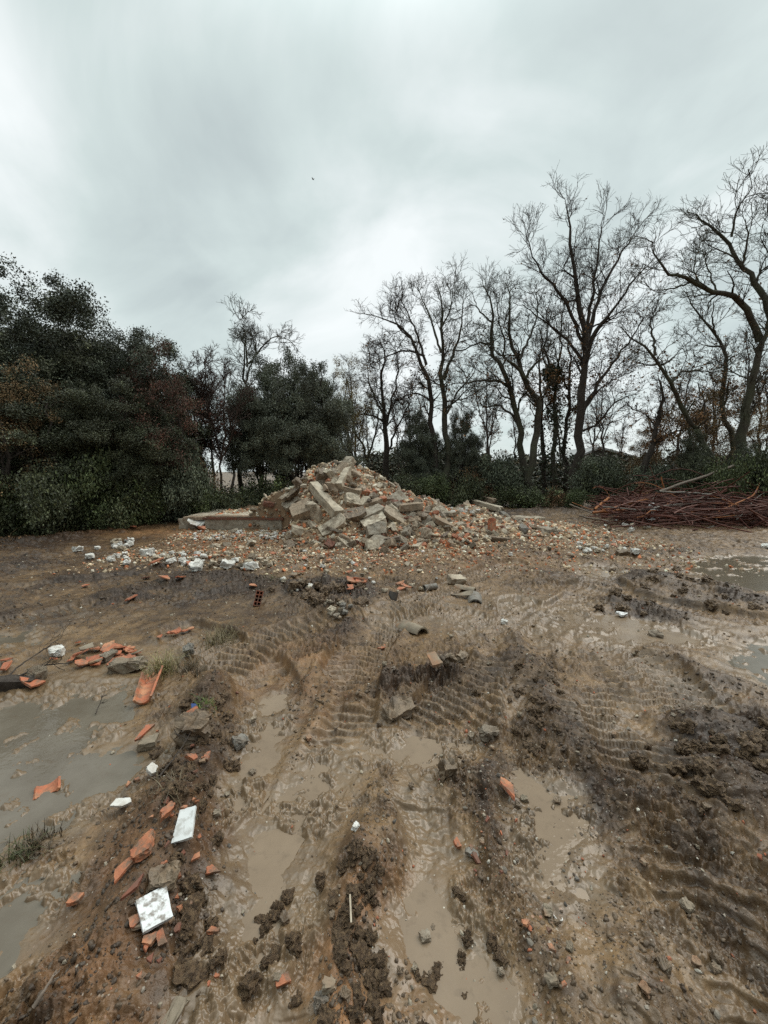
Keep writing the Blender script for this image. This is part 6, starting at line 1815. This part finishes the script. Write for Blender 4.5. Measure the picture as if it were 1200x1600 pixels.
    rod((1060, 797), 11.6, (1096, 818), 11.4, .028, RUST, 'flat rusty strip slanting down the front of the steel')
    rod((1124, 776), 12.0, (1200, 815), 11.2, .028, RUST, 'long rusty bar slanting down the front right of the steel')
    rod((1116, 790), 11.9, (1121, 818), 11.6, .020, STEELG, 'pale stick standing bent in front of the steel', 'stick', 'stick')
    p = at(1015, 804, 11.7)
    me = shard_mesh('plastic_sheet', 760, .42, .62, .02, 1.6, 8); tag(obj('plastic_sheet', me, WHITEC, None, p, (R(50), R(-15), R(12))), 'crumpled white plastic sheet caught in the front of the steel heap', 'plastic sheet')
    p = at(1024, 792, 11.9)
    me = chunk_mesh('plastic_bag', 761, (.26, .2, .16), .4, .12, 4); tag(obj('plastic_bag', me, WHITEC, None, p, (.2, .3, .1)), 'small white plastic bundle just above the white sheet', 'plastic bag')


steel()

# ------------------------------------------------------------------ sticks, grass, a bird
def twig(pts, r0, label, name='dead_branch', mat=None, seed=0, side=6, cat='branch', lift=.02):
    rs = np.random.RandomState(seed); P = []
    for px, py, dz in pts:
        h_ = hit(px, py); P.append([h_[0], h_[1], float(ground_z(h_[0], h_[1])) + lift + dz])
    P = resample(np.array(P), 16, rs, .05); R0 = np.linspace(r0, r0 * .25, 16)
    S, SR = sprout(P[None], R0[None], side, rs, np.linalg.norm(P[-1] - P[0]) * .30, (.4, .9), 6, .15, .18, .05, .5, .002)
    S2, SR2 = sprout(S, SR, 3, rs, np.linalg.norm(P[-1] - P[0]) * .12, (.4, .9), 5, .2, .18, .02, .6, .0015)
    c = P[0]; v, q = join([tubes((P - c)[None], R0[None], 6, rs, .05), tubes(S - c, SR, 4), tubes(S2 - c, SR2, 3)])
    return tag(obj(name, np_mesh(name, v, q), mat or BARK, None, c), label, cat)


twig([(-12, 1085, .02), (30, 1068, .03), (65, 1052, .05), (110, 1050, .05)], .011, 'dead twiggy branch lying over the left edge of the mud', seed=1, side=9)
twig([(0, 1075, .02), (40, 1045, .04), (75, 1025, .06), (100, 1010, .08)], .007, 'thinner dead twig crossing the branch on the left', seed=2, side=7)
twig([(150, 1125, .02), (160, 1108, .05), (168, 1095, .08)], .004, 'small dark twig sticking up from the dark puddle', seed=3, side=3)
twig([(55, 1596, .02), (75, 1562, .02), (90, 1535, .02)], .006, 'thin dry stem lying on the nearest mud', seed=4, side=2, mat=STEELG)
twig([(250, 1230, .03), (285, 1190, .05), (300, 1160, .05)], .005, 'dark root lying along the mud ridge', seed=5, side=5)
twig([(655, 942, .02), (668, 932, .05), (680, 905, .12)], .007, 'thin stick poking up behind the grey pipe', seed=6, side=1, mat=STEELG)
twig([(0, 800, .05), (20, 795, .3), (50, 770, .7)], .02, 'pale dead branch arching out of the dark wood', seed=7, side=5, mat=STEELG)
lay('log', chunk_mesh('log', 770, (.40, .10, .09), .25, .10, 5), BARK, 8, 1076, (0, R(6), R(20)), 'dark wet log cut by the left edge of the photo', 'log', .03)
# old cable lying over the front right foot of the heap
_c = np.array([hit(x, y) + [0, 0, .05] for x, y in [(668, 802), (682, 812), (688, 826), (680, 842), (655, 850), (620, 852)]])
_P = resample(_c, 26); _v, _q = tubes((_P - _P[0])[None], np.full((1, 26), .012), 6)
tag(obj('cable', np_mesh('cable', _v, _q), GREY, None, _P[0]), 'grey cable looping down over the blocks at the right foot of the heap', 'cable')


def grass(px, py, n, h, spread, color, label, seed):
    rs = np.random.RandomState(seed); c = hit(px, py); m = 6
    a = rs.rand(n) * 6.28; d = np.stack([np.cos(a), np.sin(a)], 1); o = rs.normal(size=(n, 2)) * spread
    L = h * rs.uniform(.5, 1.2, n); lean = rs.uniform(.2, 1.0, n); t = np.linspace(0, 1, m)
    base = c[:2] + o; z = ground_z(base[:, 0], base[:, 1]) - .01
    X = base[:, None, :] + d[:, None, :] * (lean * L)[:, None, None] * (t ** 1.7)[None, :, None]
    Z = z[:, None] + L[:, None] * (t - .55 * np.clip(lean, 0, 1)[:, None] * t ** 2)
    P = np.concatenate([X, Z[..., None]], 2); w = (.0028 * (1 - t * .85))
    sd = np.stack([-d[:, 1], d[:, 0], np.zeros(n)], 1)[:, None, :] * w[None, :, None]
    org = np.array([c[0], c[1], c[2]])
    V = np.stack([P - sd, P + sd], 2) - org
    idx = np.arange(n * m * 2).reshape(n, m, 2)
    Q = np.stack([idx[:, :-1, 0], idx[:, :-1, 1], idx[:, 1:, 1], idx[:, 1:, 0]], -1).reshape(-1, 4)
    col = np.asarray(color) * np.exp(rs.normal(size=(n, 1)) * .3)
    return tag(obj('grass_tuft', np_mesh('grass_tuft', V.reshape(-1, 3), Q, None, np.repeat(np.clip(col, 0, 1), m * 2, 0)), LEAF, None, org), label, 'grass')


grass(255, 1050, 150, .22, .05, (.22, .19, .08), 'yellowing grass tuft beside the long roof tile', 1)
grass(242, 1062, 60, .14, .05, (.17, .14, .06), 'small dry grass tuft growing round the end of the long roof tile', 7)
grass(320, 1096, 110, .05, .035, (.09, .13, .03), 'small bright green tuft on the mud ridge', 2)
grass(345, 1002, 260, .16, .08, (.17, .14, .075), 'flattened straw pressed into the mud', 3)
grass(300, 1045, 190, .13, .07, (.10, .075, .045), 'dark dead grass round the stones on the ridge', 4)
grass(35, 1335, 120, .08, .04, (.075, .08, .035), 'wet grass lying at the rim between the two dark puddles', 5)
grass(60, 1318, 110, .09, .04, (.085, .06, .035), 'dead brown grass at the rim of the dark puddle', 6)
grass(280, 1230, 90, .09, .06, (.11, .085, .05), 'dry rootlets in the near mud ridge', 8)
grass(430, 905, 40, .12, .08, (.16, .15, .06), 'yellow green weeds on top of the mud mound', 9)


def bird():
    p = at(489, 280, 30.0)
    e = empty('bird', p); tag(e, 'small dark bird far off in the sky', 'bird'); e.rotation_euler = (0, R(10), R(60)); e.scale = (.6, .6, .6)
    me = bpy.data.meshes.new('body'); bm = bmesh.new(); bmesh.ops.create_uvsphere(bm, u_segments=12, v_segments=8, radius=.5)
    for v in bm.verts:
        y = v.co.y; k = 1 - .55 * max(0, -y) * 2 - .2 * max(0, y) * 2
        v.co = Vector((v.co.x * .07 * k, y * .26, v.co.z * .07 * k))
    bm.to_mesh(me); bm.free(); obj('body', me, BARK, e)
    for s in (-1, 1):
        me = np_mesh('wing', [(0, .05, .01), (s * .10, .075, .05), (s * .22, .02, .07), (s * .12, -.05, .045), (0, -.06, .01), (0, .05, 0), (s * .10, .075, .04), (s * .22, .02, .065), (s * .12, -.05, .035), (0, -.06, 0)], [(0, 1, 3, 4), (5, 9, 8, 6)], [(1, 2, 3), (6, 8, 7)])
        obj('wing', me, BARK, e)
    obj('tail', np_mesh('tail', [(-.02, -.11, 0), (.02, -.11, 0), (.035, -.19, 0), (-.035, -.19, 0), (-.02, -.11, .006), (.02, -.11, .006), (.035, -.19, .006), (-.035, -.19, .006)], [(0, 1, 2, 3), (7, 6, 5, 4), (0, 4, 5, 1), (2, 6, 7, 3), (1, 5, 6, 2), (3, 7, 4, 0)]), BARK, e)


bird()
